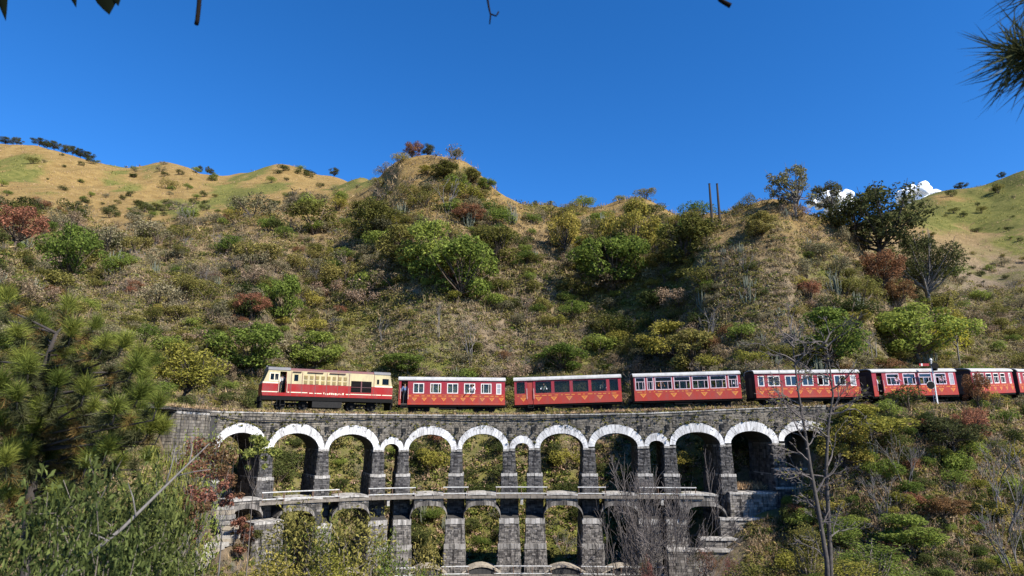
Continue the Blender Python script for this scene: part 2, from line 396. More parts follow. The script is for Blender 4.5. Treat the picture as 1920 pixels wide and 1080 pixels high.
def ground_material():
    m, N, L, b = new_mat('hill_grass_ground')
    v = objcoord(N, L)
    a = N.new('ShaderNodeAttribute'); a.attribute_name = 'cover'
    sp = N.new('ShaderNodeSeparateColor'); L.new(a.outputs['Color'], sp.inputs[0])
    gold = mixrgb(N, L, ramp(N, L, noise(N, L, 0.22, 6, 0.65, v), 0.35, 0.65), (0.19,0.122,0.042), (0.285,0.195,0.075))
    brown = mixrgb(N, L, ramp(N, L, noise(N, L, 0.5, 6, 0.7, v), 0.35, 0.65), (0.112,0.088,0.060), (0.25,0.188,0.122))
    dry = mixrgb(N, L, sp.outputs[1], gold, brown)
    dry = mixrgb(N, L, ramp(N, L, noise(N, L, 1.7, 6, 0.75, v), 0.50, 0.68), dry, (0.07,0.056,0.038))
    green = mixrgb(N, L, ramp(N, L, noise(N, L, 0.4, 6, 0.7, v), 0.35, 0.65), (0.085,0.092,0.024), (0.165,0.150,0.045))
    nf = noise(N, L, 0.9, 6, 0.72, v)
    mm = N.new('ShaderNodeMath'); mm.operation = 'ADD'; L.new(sp.outputs[0], mm.inputs[0])
    m2 = N.new('ShaderNodeMath'); m2.operation = 'MULTIPLY_ADD'; L.new(nf, m2.inputs[0]); m2.inputs[1].default_value = 0.9; m2.inputs[2].default_value = -0.45
    L.new(m2.outputs[0], mm.inputs[1])
    L.new(mixrgb(N, L, ramp(N, L, mm.outputs[0], 0.3, 0.65), dry, green), b.inputs['Base Color'])
    b.inputs['Roughness'].default_value = 1.0; b.inputs['Specular IOR Level'].default_value = 0.05
    bp = N.new('ShaderNodeBump'); bp.inputs['Strength'].default_value = 0.9; bp.inputs['Distance'].default_value = 0.35
    L.new(noise(N, L, 2.2, 8, 0.75, v), bp.inputs['Height']); L.new(bp.outputs[0], b.inputs['Normal'])
    return m
nc, nr_ = PG.shape
idx = np.arange(nc*nr_).reshape(nc, nr_)
Q = np.stack([idx[:-1, :-1], idx[1:, :-1], idx[1:, 1:], idx[:-1, 1:]], -1).reshape(-1, 4)
me = np_mesh('hillside', TV.reshape(-1, 3), Q, None, [ground_material()], None, True)
ca = me.color_attributes.new('cover', 'FLOAT_COLOR', 'POINT')
cc = np.ones((nc*nr_, 4), np.float32); cc[:, 0] = Gc.ravel(); cc[:, 1] = Lc.ravel(); cc[:, 2] = 0
ca.data.foreach_set('color', cc.ravel())
tag(link('hillside', me), kind='structure')

# far ground out to the horizon, well below the hills
gb = MB(); gb.add([(-9000, -9000, -60), (9000, -9000, -60), (9000, 9000, -60), (-9000, 9000, -60)], [(0, 1, 2, 3)])
tag(gb.obj('valley_floor', plain('valley_floor', (0.16,0.13,0.07), 1.0, 0, 0.4, 0.02)), kind='structure')

# ------------------------------------------------------------------ the stone viaduct
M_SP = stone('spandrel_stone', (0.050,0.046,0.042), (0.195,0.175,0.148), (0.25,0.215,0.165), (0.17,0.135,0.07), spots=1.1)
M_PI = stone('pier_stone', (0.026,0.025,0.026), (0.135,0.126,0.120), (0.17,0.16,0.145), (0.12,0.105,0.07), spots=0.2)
M_MO = stone('wall_core', (0.045,0.043,0.042), (0.055,0.053,0.05), (0.08,0.075,0.065), (0.08,0.07,0.04))
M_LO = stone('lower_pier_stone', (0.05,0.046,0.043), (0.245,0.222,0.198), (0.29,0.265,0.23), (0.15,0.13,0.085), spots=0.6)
M_CAP = stone('pale_ledge', (0.20,0.185,0.165), (0.42,0.395,0.36), (0.50,0.475,0.43), (0.12,0.105,0.075), spots=0.5)
M_TAN = stone('cement_top', (0.3096, 0.2666, 0.2064), (0.3612, 0.3096, 0.2408), (0.3956, 0.3526, 0.2838), (0.26,0.22,0.15), 0.3)
def ring_material():
    m, N, L, b = new_mat('whitewashed_stone')
    g = N.new('ShaderNodeNewGeometry'); v = objcoord(N, L)
    col = mixrgb(N, L, g.outputs['Random Per Island'], (0.45,0.44,0.43), (0.68,0.67,0.655))
    st = objcoord(N, L, (2.5, 2.5, 0.5))
    col = mixrgb(N, L, ramp(N, L, noise(N, L, 1.5, 6, 0.7, st), 0.50, 0.62), col, (0.30,0.29,0.28))
    col = mixrgb(N, L, ramp(N, L, noise(N, L, 2.6, 6, 0.75, v), 0.57, 0.65), col, (0.08,0.075,0.065))
    L.new(col, b.inputs['Base Color']); b.inputs['Roughness'].default_value = 0.85
    bp = N.new('ShaderNodeBump'); bp.inputs['Strength'].default_value = 0.5; bp.inputs['Distance'].default_value = 0.03
    L.new(noise(N, L, 9, 6, 0.7, v), bp.inputs['Height']); L.new(bp.outputs[0], b.inputs['Normal'])
    return m
M_RING = ring_material()
M_RAIL = plain('white_painted_steel', (0.62,0.61,0.58), 0.5, 0, 0.4, 5)
M_RUSTRAIL = plain('rusty_post', (0.16,0.10,0.07), 0.8, 0, 0.4, 9)
M_CABLE = plain('black_cable', (0.02,0.02,0.022), 0.6)
T = 4.6                                # viaduct thickness
via = empty('stone_viaduct', wall_pt(960, 0, zat(1080)))
tag(via, 'long grey stone viaduct with whitewashed arches carrying the red train', 'viaduct')
bpy.context.view_layer.update()
VI = via.matrix_world.inverted()
def vobj(mb, name, mats, parent=None, smooth=False):
    mb.v = [tuple(VI @ Vector(p)) for p in mb.v]
    return mb.obj(name, mats, via if parent is None else parent, smooth)

# arches: outer x0,x1, inner x0,x1, outer crown, inner crown, spring rows
A = [(398,500, 409,490, 793.5,811, 842), (500,608, 511,597, 794.5,812, 843), (608,712, 616,700, 797,814, 843.5),
     (712,757, 719.5,748, 819.5,832, 843.5), (757,857, 766,846, 799,814.5, 843.5), (857,955, 866,944, 798,813.5, 842.5),
     (955,1002, 965.5,992, 817,830.5, 841), (1002,1103, 1012.5,1094, 796.5,812.5, 840), (1103,1208, 1115,1196, 796,812, 837.5),
     (1208,1256, 1217,1246, 812,826, 836.5), (1256,1359, 1267,1351, 793,810, 834), (1359,1461, 1371,1449, 790.5,808, 831),
     (1461,1562, 1471,1550, 788,806, 827)]
def yz(px, py): return elev(py) * Dw(px)          # row to height on the front plane
_PT = ([330,385,480,660,900,1165,1418,1500,1600], [768,771,773,776.5,778,775.6,765.4,762.5,759.5])
def ztop(px): return yz(px, float(pchip(_PT[0], _PT[1], px)))
def intrados(px):
    for x0, x1, i0, i1, co, ci, sp in A:
        if i0 < px < i1:
            u = (px - (i0+i1)/2) / ((i1-i0)/2); return yz(px, sp - (sp-ci) * max(0, 1-u*u)**0.5)
        if x0 <= px <= x1: return yz(px, sp)
    return yz(px, 845)
def extrados_row(px):
    for x0, x1, i0, i1, co, ci, sp in A:
        if x0 <= px <= x1:
            u = (px - (x0+x1)/2) / ((x1-x0)/2); return sp - (sp-co) * max(0, 1-u*u)**0.5
    return 848
PX0, PX1 = 386, 1562
mb = MB()
cols = sorted(set([PX0, PX1] + [x for a in A for x in (a[0], a[1])] + [a[2] + (a[3]-a[2])*(0.5-0.5*math.cos(math.pi*k/22)) for a in A for k in range(23)]))
cols = [c for c in cols if PX0 <= c <= PX1]
core = []
for c in cols:
    zb = intrados(c); zt_ = ztop(c) - 0.05
    core.append([wall_pt(c, 0.03, zb), wall_pt(c, 0.03, zt_), wall_pt(c, T, zt_), wall_pt(c, T, zb)])
for a, b in zip(core, core[1:]):
    mb.add(a + b, [(0,4,5,1), (1,5,6,2), (2,6,7,3), (3,7,4,0)])
mb.add(core[0], [(0,1,2,3)]); mb.add(core[-1], [(3,2,1,0)])
sw = vobj(mb, 'spandrel_wall', M_MO)
# stones of the spandrel wall, one by one
mb = MB()
def quad_stone(mb, P, u0, u1, v0, v1, out, j, mi=0):
    """block between parameters on a surface P(u,v,d); d is depth, negative = proud"""
    r = lambda: R.uniform(-j, j)
    mb.hexa([P(u0+r()*(u1-u0), v0+r()*(v1-v0), -out), P(u1+r()*(u1-u0), v0+r()*(v1-v0), -out), P(u1, v0, 0.06), P(u0, v0, 0.06),
             P(u0+r()*(u1-u0), v1+r()*(v1-v0), -out), P(u1+r()*(u1-u0), v1+r()*(v1-v0), -out), P(u1, v1, 0.06), P(u0, v1, 0.06)], mi)
for k in range(19):
    c = PX0 + R.uniform(0, 4)
    while c < PX1 - 3:
        w = R.uniform(3.2, 8.5); c1 = min(c + w, PX1)
        f0 = k*0.14 + 0.30
        z1 = min(ztop(c), ztop(c1)) - f0; z0 = z1 - R.uniform(0.105, 0.137)
        zlow = max(yz(x, extrados_row(x)) for x in (c, (c+c1)/2, c1))
        if z0 > zlow - 0.12 and all(extrados_row(x) < 846 for x in (c, c1)):
            quad_stone(mb, lambda u, v, d: wall_pt(u, 0.03 + d, v), c+0.2, c1-0.2, z0, z1, R.uniform(0.01, 0.07), 0.07)
        c = c1
tag(vobj(mb, 'stonework', M_SP, None), kind='stuff')
# parapet and its pale coping
mb = MB(); mc = MB()
pcs = np.arange(PX0, PX1 + 1, 9.0)
for c0, c1 in zip(pcs, pcs[1:]):
    def P(c, d, z): return wall_pt(c, d, z)
    z0, z1 = ztop(c0), ztop(c1); g = 0.12
    mb.hexa([P(c0+g,-.07,z0-.30), P(c1-g,-.07,z1-.30), P(c1-g,.42,z1-.30), P(c0+g,.42,z0-.30), P(c0+g,-.07,z0-.07), P(c1-g,-.07,z1-.07), P(c1-g,.42,z1-.07), P(c0+g,.42,z0-.07)])
    e = R.uniform(-.012, .012)
    mc.hexa([P(c0+.2,-.13+e,z0-.07), P(c1-.2,-.13+e,z1-.07), P(c1-.2,.48,z1-.07), P(c0+.2,.48,z0-.07), P(c0+.2,-.13+e,z0+.02+e), P(c1-.2,-.13+e,z1+.02+e), P(c1-.2,.48,z1+.02+e), P(c0+.2,.48,z0+.02+e)])
    mc.hexa([P(c0+.2,T-.45,z0-.05), P(c1-.2,T-.45,z1-.05), P(c1-.2,T+.1,z1-.05), P(c0+.2,T+.1,z0-.05), P(c0+.2,T-.45,z0+.12), P(c1-.2,T-.45,z1+.12), P(c1-.2,T+.1,z1+.12), P(c0+.2,T+.1,z0+.12)])
par = vobj(mb, 'parapet', M_SP); tag(vobj(mc, 'coping', M_CAP), kind='stuff')
# whitewashed arch rings, a ring of voussoirs each
for x0, x1, i0, i1, co, ci, sp in A:
    mb = MB(); n = 22 if x1 - x0 > 60 else 12
    for k in range(n):
        out = 0.085 + R.uniform(-.012, .012)
        oj = R.uniform(-1.0, .6)
        def Q_(th, o, d):
            if o: c = (x0+x1)/2 + (x1-x0)/2*0.997*math.cos(th); py = sp - (sp-co-oj)*math.sin(th)
            else: c = (i0+i1)/2 + (i1-i0)/2*math.cos(th); py = sp - (sp-ci)*math.sin(th)
            return wall_pt(c, d, yz(c, py))
        t0 = math.pi*(k/n) + .004; t1 = math.pi*((k+1)/n) - .004
        mb.hexa([Q_(t0,0,-out), Q_(t0,1,-out), Q_(t0,1,.05), Q_(t0,0,.05), Q_(t1,0,-out), Q_(t1,1,-out), Q_(t1,1,.05), Q_(t1,0,.05)])
    vobj(mb, 'arch_ring', M_RING)
# drain mouths between the arches: solid block painted black for the hole's shade, with a spout
for px, py in [(507,805),(610,805),(711,808),(756,808),(856,806),(956,806),(1001,805),(1104,803),(1202,802),(1254,801),(1357,800),(1460,797)]:
    z = yz(px, py); mb = MB(); w = 3.6
    P = lambda c, d, zz: wall_pt(c, d, zz)
    mb.hexa([P(px-w,-.085,z-.2), P(px+w,-.085,z-.2), P(px+w,.04,z-.2), P(px-w,.04,z-.2), P(px-w,-.085,z+.2), P(px+w,-.085,z+.2), P(px+w,.04,z+.2), P(px-w,.04,z+.2)], 1)
    mb.hexa([P(px-1.2,-.3,z-.25), P(px+1.2,-.3,z-.25), P(px+1.2,-.086,z-.22), P(px-1.2,-.086,z-.22), P(px-1.2,-.3,z-.17), P(px+1.2,-.3,z-.17), P(px+1.2,-.086,z-.12), P(px-1.2,-.086,z-.12)])
    vobj(mb, 'drain_spout', [M_PI, plain('painted_drain_hole', (0.012,0.012,0.012), 1.0)])

# ---- piers
zL1, zGAL, zCAP, zBND, zT3 = zat(888), zat(925), zat(968), zat(1015), zat(1066)
ZBOT = zat(1080) - 5.5
def stone_patch(mb, c00, c10, c11, c01, ch, sw_, mi=0, out=(0.01, 0.06)):
    """courses of blocks on a four cornered face (bottom left, bottom right, top right, top left)"""
    c00, c10, c11, c01 = map(Vector, (c00, c10, c11, c01))
    nv = (c10 - c00).cross(c01 - c00).normalized()
    H = ((c01-c00).length + (c11-c10).length)/2; W = ((c10-c00).length + (c11-c01).length)/2
    if H < 0.08 or W < 0.08: return
    P = lambda u, v, d: (c00*(1-u)+c10*u)*(1-v) + (c01*(1-u)+c11*u)*v - nv*d
    n = max(1, round(H/ch))
    for r in range(n):
        u = 0.0; first = True
        while u < 0.999:
            w = R.uniform(.7, 1.35)*sw_/W*(0.5 if first and r % 2 else 1); first = False
            u1 = u + w
            if u1 > 1 - 0.35*sw_/W: u1 = 1.0
            quad_stone(mb, P, u+.012/W, u1-.012/W, (r+.05)/n, (r+.95)/n, R.uniform(*out), 0.03, mi)
            u = u1
def solid(mb, a, b, mi=0):
    """a frustum between two lists of four points"""
    mb.hexa(list(a)+list(b), mi)
piers = []
for a, b in zip(A, A[1:]): piers.append((a[3], b[2], a[6]))
piers = [(392, 409, 842)] + piers + [(1550, 1562, 827)]
def stage(px0, px1, e, d, db, z):
    w0 = wall_pt(px0, 0, 0); w1 = wall_pt(px1, 0, 0); t = (w1-w0).normalized(); n = Vector((-t.y, t.x, 0))
    f0 = w0 - t*e + n*d; f1 = w1 + t*e + n*d; b1 = w1 + t*e + n*db; b0 = w0 - t*e + n*db
    r = []
    for p in (f0, f1, b1, b0): r.append(Vector((p.x, p.y, z)))
    return r
for k, (p0, p1, sp) in enumerate(piers):
    pr = empty('pier', (0, 0, 0)); pr.parent = via
    pr.location = VI @ Vector(wall_pt((p0+p1)/2, 1, ZBOT)); bpy.context.view_layer.update()
    PI_ = pr.matrix_world.inverted()
    cm, sm, lm, km = MB(), MB(), MB(), MB()
    zs = yz((p0+p1)/2, sp)
    gy = ground_at((p0+p1)/2 if p0 > 420 else 420, Dw((p0+p1)/2) + 0.3).z
    zb = max(ZBOT, min(gy - 1.5, zCAP - 2.0)) if p0 > 500 else max(ZBOT, gy - 2.5)
    g1 = [(zs, 0.0, 0.0), (zL1, .06, -.06), (zL1, .16, -.18), (zGAL, .20, -.20), (zGAL-.05, .20, -.05), (zCAP+.25, .26, -.05), (zCAP, .27, -1.15), (zCAP-.35, .28, -1.20), (zBND, .33, -1.28), (zBND, .37, -1.36), (zT3, .44, -1.45), (zb, .62, -1.7)]
    for (za, ea, da), (zc, ec, dc) in zip(g1, g1[1:]):
        if za <= zb: break
        if zc < zb: zc = zb
        if abs(za - zc) < 1e-6: continue
        top = stage(p0, p1, ea, da, T + .1 + (za < zCAP)*.8, za); bot = stage(p0, p1, ec, dc, T + .1 + (zc < zCAP + .3)*.8, zc)
        solid(cm, bot, top)
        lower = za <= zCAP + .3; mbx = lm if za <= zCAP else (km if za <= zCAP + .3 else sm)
        if mbx is km: continue
        ch = .14 if not lower else .135
        stone_patch(mbx, bot[0], bot[1], top[1], top[0], ch, .27, 0, (.0, .065))
        stone_patch(mbx, bot[3], bot[0], top[0], top[3], .24, .55)
        stone_patch(mbx, bot[1], bot[2], top[2], top[1], .24, .55)
    def ledge(z, e, d, h, mbx):
        if z - h < zb: return
        t_ = stage(p0, p1, e, d, T*.8, z); b_ = stage(p0, p1, e, d, T*.8, z-h)
        # broken into blocks across the front
        n = 4
        for i in range(n):
            l = lambda q: [q[0].lerp(q[1], i/n+.01), q[0].lerp(q[1], (i+1)/n-.01), q[3].lerp(q[2], (i+1)/n-.01), q[3].lerp(q[2], i/n+.01)]
            j = R.uniform(-.03, .03); hh = Vector((0, 0, R.uniform(-.02, .02)))
            solid(mbx, [v+hh for v in l(b_)], [v+hh for v in l(t_)])
    ledge(zL1+.03, .20, -.25, .22, km); ledge(zCAP-.02, .33, -1.27, .40, km); ledge(zBND+.03, .42, -1.43, .38, km)
    ledge(zs+.02, .035, -.10, .16, km)
    def pobj(m_, nm, mt):
        if not m_.v: return
        m_.v = [tuple(PI_ @ Vector(p)) for p in m_.v]
        return m_.obj(nm, mt, pr)
    pobj(cm, 'pier_core', M_MO)
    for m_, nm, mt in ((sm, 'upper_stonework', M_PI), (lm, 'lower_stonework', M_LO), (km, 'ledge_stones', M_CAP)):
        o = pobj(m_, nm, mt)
        if o: tag(o, kind='stuff')

# ---- the gallery half way up: strut arches between the piers, plank walkway, railings
def blk(mb, c0, c1, d0, d1, z0, z1, mi=0, dz=0.0):
    mb.hexa([wall_pt(c0,d0,z0), wall_pt(c1,d0,z0+dz), wall_pt(c1,d1,z0+dz), wall_pt(c0,d1,z0), wall_pt(c0,d0,z1), wall_pt(c1,d0,z1+dz), wall_pt(c1,d1,z1+dz), wall_pt(c0,d1,z1)], mi)
def strut(q0, q1, b0, b1, ztop_, zcr, zsp, d0=-1.42, d1=1.4, hump=.07, mat=None, topm=None, pw=2.0):
    """arch between two piers; q = pier to pier, b = the block that shows in front"""
    mb, sb, tb = MB(), MB(), MB(); n = 14; cm_ = (q0+q1)/2; hw = (q1-q0)/2
    cs = sorted(set([q0 + (q1-q0)*(0.5-0.5*math.cos(math.pi*k/n)) for k in range(n+1)] + [b0, b1]))
    und = lambda c: zsp + (zcr-zsp)*max(0, 1-abs((c-cm_)/hw)**pw)**.5
    def top(c):
        if b0 <= c <= b1: return ztop_ + hump*(1-((c-(b0+b1)/2)/((b1-b0)/2))**2)
        return und(c) + 0.30
    for a, b in zip(cs, cs[1:]):
        ta, tb_ = top(a+.01), top(b-.01); D0 = d0; d0 = D0 if b0 <= (a+b)/2 <= b1 else D0 + 1.1
        mb.hexa([wall_pt(a,d0+.03,und(a)), wall_pt(b,d0+.03,und(b)), wall_pt(b,d1,und(b)), wall_pt(a,d1,und(a)), wall_pt(a,d0+.03,ta), wall_pt(b,d0+.03,tb_), wall_pt(b,d1,tb_), wall_pt(a,d1,ta)]); d0 = D0
    # voussoirs along the intrados and coursed stones above
    m_ = 18
    for k in range(m_):
        t0, t1 = math.pi*(k+.03)/m_, math.pi*(k+.97)/m_
        def Pv(t, o, d): 
            c = cm_ + hw*math.cos(t); z = und(c)
            return wall_pt(c, d, z + o*(.34 if b0+1 < c < b1-1 else .22))
        ou = R.uniform(.0, .03); cq = cm_ + hw*math.cos((t0+t1)/2); ou -= 0 if b0 <= cq <= b1 else 1.1
        sb.hexa([Pv(t0,0,d0-ou), Pv(t1,0,d0-ou), Pv(t1,0,d0+.1), Pv(t0,0,d0+.1), Pv(t0,1,d0-ou), Pv(t1,1,d0-ou), Pv(t1,1,d0+.1), Pv(t0,1,d0+.1)])
    for r in range(5):
        z1 = ztop_ - .10 - r*.17; z0 = z1 - .155; c = b0
        while c < b1 - 1:
            c1 = min(b1, c + R.uniform(6, 11))
            if b1 - c1 < 3: c1 = b1
            if z0 > max(und(x) for x in (c, c1, (c+c1)/2)) + .32:
                quad_stone(sb, lambda u, v, d: wall_pt(u, d0+.03+d, v), c+.2, c1-.2, z0, z1, R.uniform(.0, .04), .03)
            c = c1
    for k in range(6):
        a, b = b0 + (b1-b0)*k/6, b0 + (b1-b0)*(k+1)/6; ta, tb_ = top(a+.01), top(b-.01)
        tb.hexa([wall_pt(a,d0-.08,ta-.06), wall_pt(b,d0-.08,tb_-.06), wall_pt(b,d1,tb_-.06), wall_pt(a,d1,ta-.06), wall_pt(a,d0-.08,ta+.07), wall_pt(b,d0-.08,tb_+.07), wall_pt(b,d1,tb_+.07), wall_pt(a,d1,ta+.07)])
    so_ = empty('strut_arch'); so_.parent = via; so_.location = VI @ wall_pt(cm_, 0, zsp); bpy.context.view_layer.update()
    S_ = so_.matrix_world.inverted()
    for m__, nm, mt in ((mb, 'arch_core', M_MO), (sb, 'voussoirs', mat or M_LO), (tb, 'arch_cap', topm or M_CAP)):
        m__.v = [tuple(S_ @ Vector(p)) for p in m__.v]
        o = m__.obj(nm, mt, so_)
        if nm == 'voussoirs': tag(o, kind='stuff')
GB = [(521,598),(627,685),(774.6,831),(874,930),(1024,1082),(1131,1192),(1268,1338)]
PQ = [(piers[k][1], piers[k+1][0]) for k in range(len(piers)-1)]     # openings
big = [q for q in PQ if q[1]-q[0] > 50]
for (b0, b1), (q0, q1) in zip(GB, big[1:8]):
    b0, b1 = ref(b0, 938), ref(b1, 938)
    strut(q0+5, q1-5, max(b0, q0-6), min(b1, q1+6), zGAL, zat(944), zat(970), pw=3.6)
strut(412, 489, ref(411, 950), ref(474, 950), zat(936, 48)-.0, zat(952, 48), zat(972, 48), d0=-1.5, d1=.6, hump=.0)
# lower gallery: cement humps between the piers
for (q0, q1) in big[2:8]:
    strut(q0+6, q1-6, q0+4, q1-4, zT3+.02, zT3-1.4, zT3-2.6, d0=-1.9, d1=-.35, hump=.52, mat=M_TAN, topm=M_TAN)
M_PLK = plain('weathered_plank', (0.22,0.19,0.155), 0.9, 0, 0.45, 3)
mb = MB(); c = 478
while c < 1300:
    c1 = c + 12
    blk(mb, c+.2, c1-.2, -1.55+R.uniform(-.03,.03), .1, zGAL-.26, zGAL-.06+R.uniform(-.015,.015)); c = c1
vobj(mb, 'walkway', M_PLK)
mb = MB(); c = 640
while c < 1290:
    c1 = c + 13
    blk(mb, c+.2, c1-.2, -2.15+R.uniform(-.03,.03), -.2, zT3-.42, zT3-.08+R.uniform(-.02,.02)); c = c1
vobj(mb, 'walkway', M_PLK)
for px in (727, 978, 1232):
    mb = MB(); blk(mb, px-2.4, px+2.4, -1.46, -.3, zGAL-.75, zGAL-.27); vobj(mb, 'bracket_stone', M_CAP)
def railing(c0, c1, d, z, rails, h, sag=0.0):
    g = empty('railing'); g.parent = via; g.location = VI @ wall_pt((c0+c1)/2, d, z); bpy.context.view_layer.update()
    G_ = g.matrix_world.inverted()
    for hz in rails:
        m_ = MB(); n = 8
        m_.tube([G_ @ wall_pt(c0-1.5 + (c1-c0+3)*k/n, d, z+hz - sag*4*(k/n)*(1-k/n)) for k in range(n+1)], .042, 5)
        m_.obj('handrail', M_RAIL, g)
    n = max(1, round((c1-c0)/38))
    for k in range(n+1):
        m_ = MB(); c = c0 + (c1-c0)*k/n
        m_.tube([G_ @ wall_pt(c, d, z-.1), G_ @ wall_pt(c, d, z+h)], .035, 5); m_.obj('post', M_RUSTRAIL, g)
for c0, c1 in [(478,521),(523,578),(580,627),(686,776),(832,877),(931,1024),(1083,1132),(1195,1297)]:
    railing(ref(c0,915), ref(c1,915), -1.48, zGAL, (.12, .60), .62)
for c0, c1 in [(690,778),(828,878),(928,1032),(1086,1146),(1160,1250)]:
    railing(ref(c0,1056), ref(c1,1056), -2.08, zT3, (.02, .56), .6)
# abutments: stepped blocks of coursed stone at both ends
def abutment(c0, c1, d, zt_, zb_, dback=1.2, cap=True, mat=None):
    m_, s_, k_ = MB(), MB(), MB(); C0, C1 = c0, c1
    blk(m_, C0, C1, d+.03, dback, zb_, zt_)
    f = lambda c, dd, z: wall_pt(c, dd, z)
    stone_patch(s_, f(C0,d,zb_), f(C1,d,zb_), f(C1,d,zt_-.1), f(C0,d,zt_-.1), .2, .42)
    stone_patch(s_, f(C1,d,zb_), f(C1,dback,zb_), f(C1,dback,zt_-.1), f(C1,d,zt_-.1), .22, .5)
    stone_patch(s_, f(C0,dback,zb_), f(C0,d,zb_), f(C0,d,zt_-.1), f(C0,dback,zt_-.1), .22, .5)
    if cap:
        n = max(2, int((C1-C0)/9))
        for k in range(n):
            a, b = C0+(C1-C0)*k/n, C0+(C1-C0)*(k+1)/n
            blk(k_, a+.15, b-.15, d-.07+R.uniform(-.03,.03), dback, zt_-.12, zt_+.05+R.uniform(-.03,.03))
    g = empty('abutment'); g.parent = via; g.location = VI @ wall_pt((C0+C1)/2, d, zb_); bpy.context.view_layer.update(); G_ = g.matrix_world.inverted()
    for mm, nm, mt in ((m_, 'wall_core', M_MO), (s_, 'wall_stonework', mat or M_PI), (k_, 'wall_cap', M_CAP)):
        if not mm.v: continue
        mm.v = [tuple(G_ @ Vector(p)) for p in mm.v]; o = mm.obj(nm, mt, g)
        if nm != 'wall_core': tag(o, kind='stuff')
abutment(ref(447,985), ref(512,985), -2.3, zat(982,47), zat(1085,47), .2, mat=M_LO)
abutment(ref(1362,925), ref(1452,925), -.75, zat(921), zat(1010), 3.4, mat=M_LO)
abutment(ref(1340,968), ref(1440,968), -1.5, zat(966), zat(1040), -.7, mat=M_LO)
abutment(ref(1300,1000), ref(1418,1000), -2.4, zat(999), zat(1050), -1.45, mat=M_LO)
abutment(ref(1240,1018), ref(1405,1018), -3.3, zat(1016), zat(1090), -2.35, mat=M_LO)
abutment(1444, 1506, -.45, zat(878), zat(960), .1); abutment(1440, 1512, -.8, zat(912), zat(990), -.4)
abutment(322, 390, .06, yz(360, 774), -7.0, 3.6, mat=M_SP)
# cable slung along the wall
mb = MB(); cb = [(397,779),(424,784.5),(450,787.5),(500,789),(560,789),(620,786.5),(700,784.3),(800,784),(900,786.5),(960,785.5),(1010,785),(1090,781),(1160,777.3)]
xs = [p[0] for p in cb]; ys_ = [p[1] for p in cb]
mb.tube([wall_pt(c, -.15, yz(c, float(pchip(xs, ys_, c)))) for c in np.linspace(397, 1160, 60)], .04, 5)
mb.v = [tuple(p) for p in mb.v]
tag(mb.obj('cable', M_CABLE), 'thin black cable sagging along the top of the viaduct wall', 'cable')
# stone steps down the left bank
st = empty('stone_stairs'); 
SP_ = [(420,948,45.2),(421,957,45.0),(422,966,44.8),(424,976,44.6),(428,986,44.4),(432,996,44.2),(426,1003,43.9),(418,1010,43.6),(411,1016,43.3),(402,1022,43.0),(393,1028,42.7),(384,1034,42.4),(376,1041,42.0),(369,1049,41.6),(364,1058,41.2)]
p_ = at(SP_[-1][0], SP_[-1][1], SP_[-1][2]); st.location = p_
tag(st, 'pale stone steps zigzagging down the bank from the viaduct\'s left end', 'stairs')
STEP_AT = []
for k, (px, py, y) in enumerate(SP_):
    m_ = MB(); c = at(px, py, y); c.z = max(c.z, ground_at(px, y).z + .16, ground_at(px, y - .4).z + .16); STEP_AT.append((c.x, c.y)); c -= p_; w = .5 if k < 6 else .65; j = R.uniform(-.06, .06)
    m_.hexa([(c.x-w+j, c.y-.30, c.z-.25), (c.x+w+j, c.y-.26, c.z-.25), (c.x+w, c.y+.5, c.z-.25), (c.x-w, c.y+.5, c.z-.25),
             (c.x-w+j, c.y-.30, c.z), (c.x+w+j, c.y-.26, c.z+R.uniform(-.04,.04)), (c.x+w, c.y+.5, c.z), (c.x-w, c.y+.5, c.z)])
    m_.obj('step', M_TAN if k % 3 == 1 else M_CAP, st)
# ------------------------------------------------------------------ track
M_BALLAST = plain('ballast', (0.10,0.088,0.075), 1.0, 0, 0.55, 9)
M_STEEL = plain('rail_steel', (0.16,0.12,0.10), 0.45, 0.6, 0.4, 8)
M_SLEEP = plain('sleeper', (0.13,0.115,0.10), 0.9, 0, 0.4, 6)
tr = tag(empty('railway_track', track_pt(960)), kind='structure'); bpy.context.view_layer.update(); TI = tr.matrix_world.inverted()
TP = list(np.arange(110, 2050, 8.0))
mb = MB()
for a, b in zip(TP, TP[1:]):
    q = []
    for zz in (-.45, -.16):
        for p in (a, b):
            w = 1.75 if zz < -.3 else 1.2
            q.append((track_pt(p, -w, zz), track_pt(p, w, zz)))
    mb.hexa([TI @ q[0][0], TI @ q[1][0], TI @ q[1][1], TI @ q[0][1], TI @ q[2][0], TI @ q[3][0], TI @ q[3][1], TI @ q[2][1]])
tag(mb.obj('ballast', M_BALLAST, tr), kind='stuff')
for s in (-.381, .381):
    mb = MB()
    for a, b in zip(TP, TP[1:]):
        A_ = [track_pt(a, s-.03, -.13), track_pt(b, s-.03, -.13), track_pt(b, s+.03, -.13), track_pt(a, s+.03, -.13)]
        B_ = [track_pt(a, s-.03, 0), track_pt(b, s-.03, 0), track_pt(b, s+.03, 0), track_pt(a, s+.03, 0)]
        mb.hexa([TI @ p for p in A_ + B_])
    mb.obj('rail', M_STEEL, tr)
mb = MB()
for k in range(len(TP)-1):
    for f in (.0, .5):
        p = TP[k] + 8*f
        A_ = [track_pt(p-.9, -.75, -.175), track_pt(p+.9, -.75, -.175), track_pt(p+.9, .75, -.175), track_pt(p-.9, .75, -.175)]
        B_ = [v + Vector((0, 0, .055)) for v in A_]
        mb.hexa([TI @ p for p in A_ + B_])
tag(mb.obj('sleepers', M_SLEEP, tr), kind='stuff')

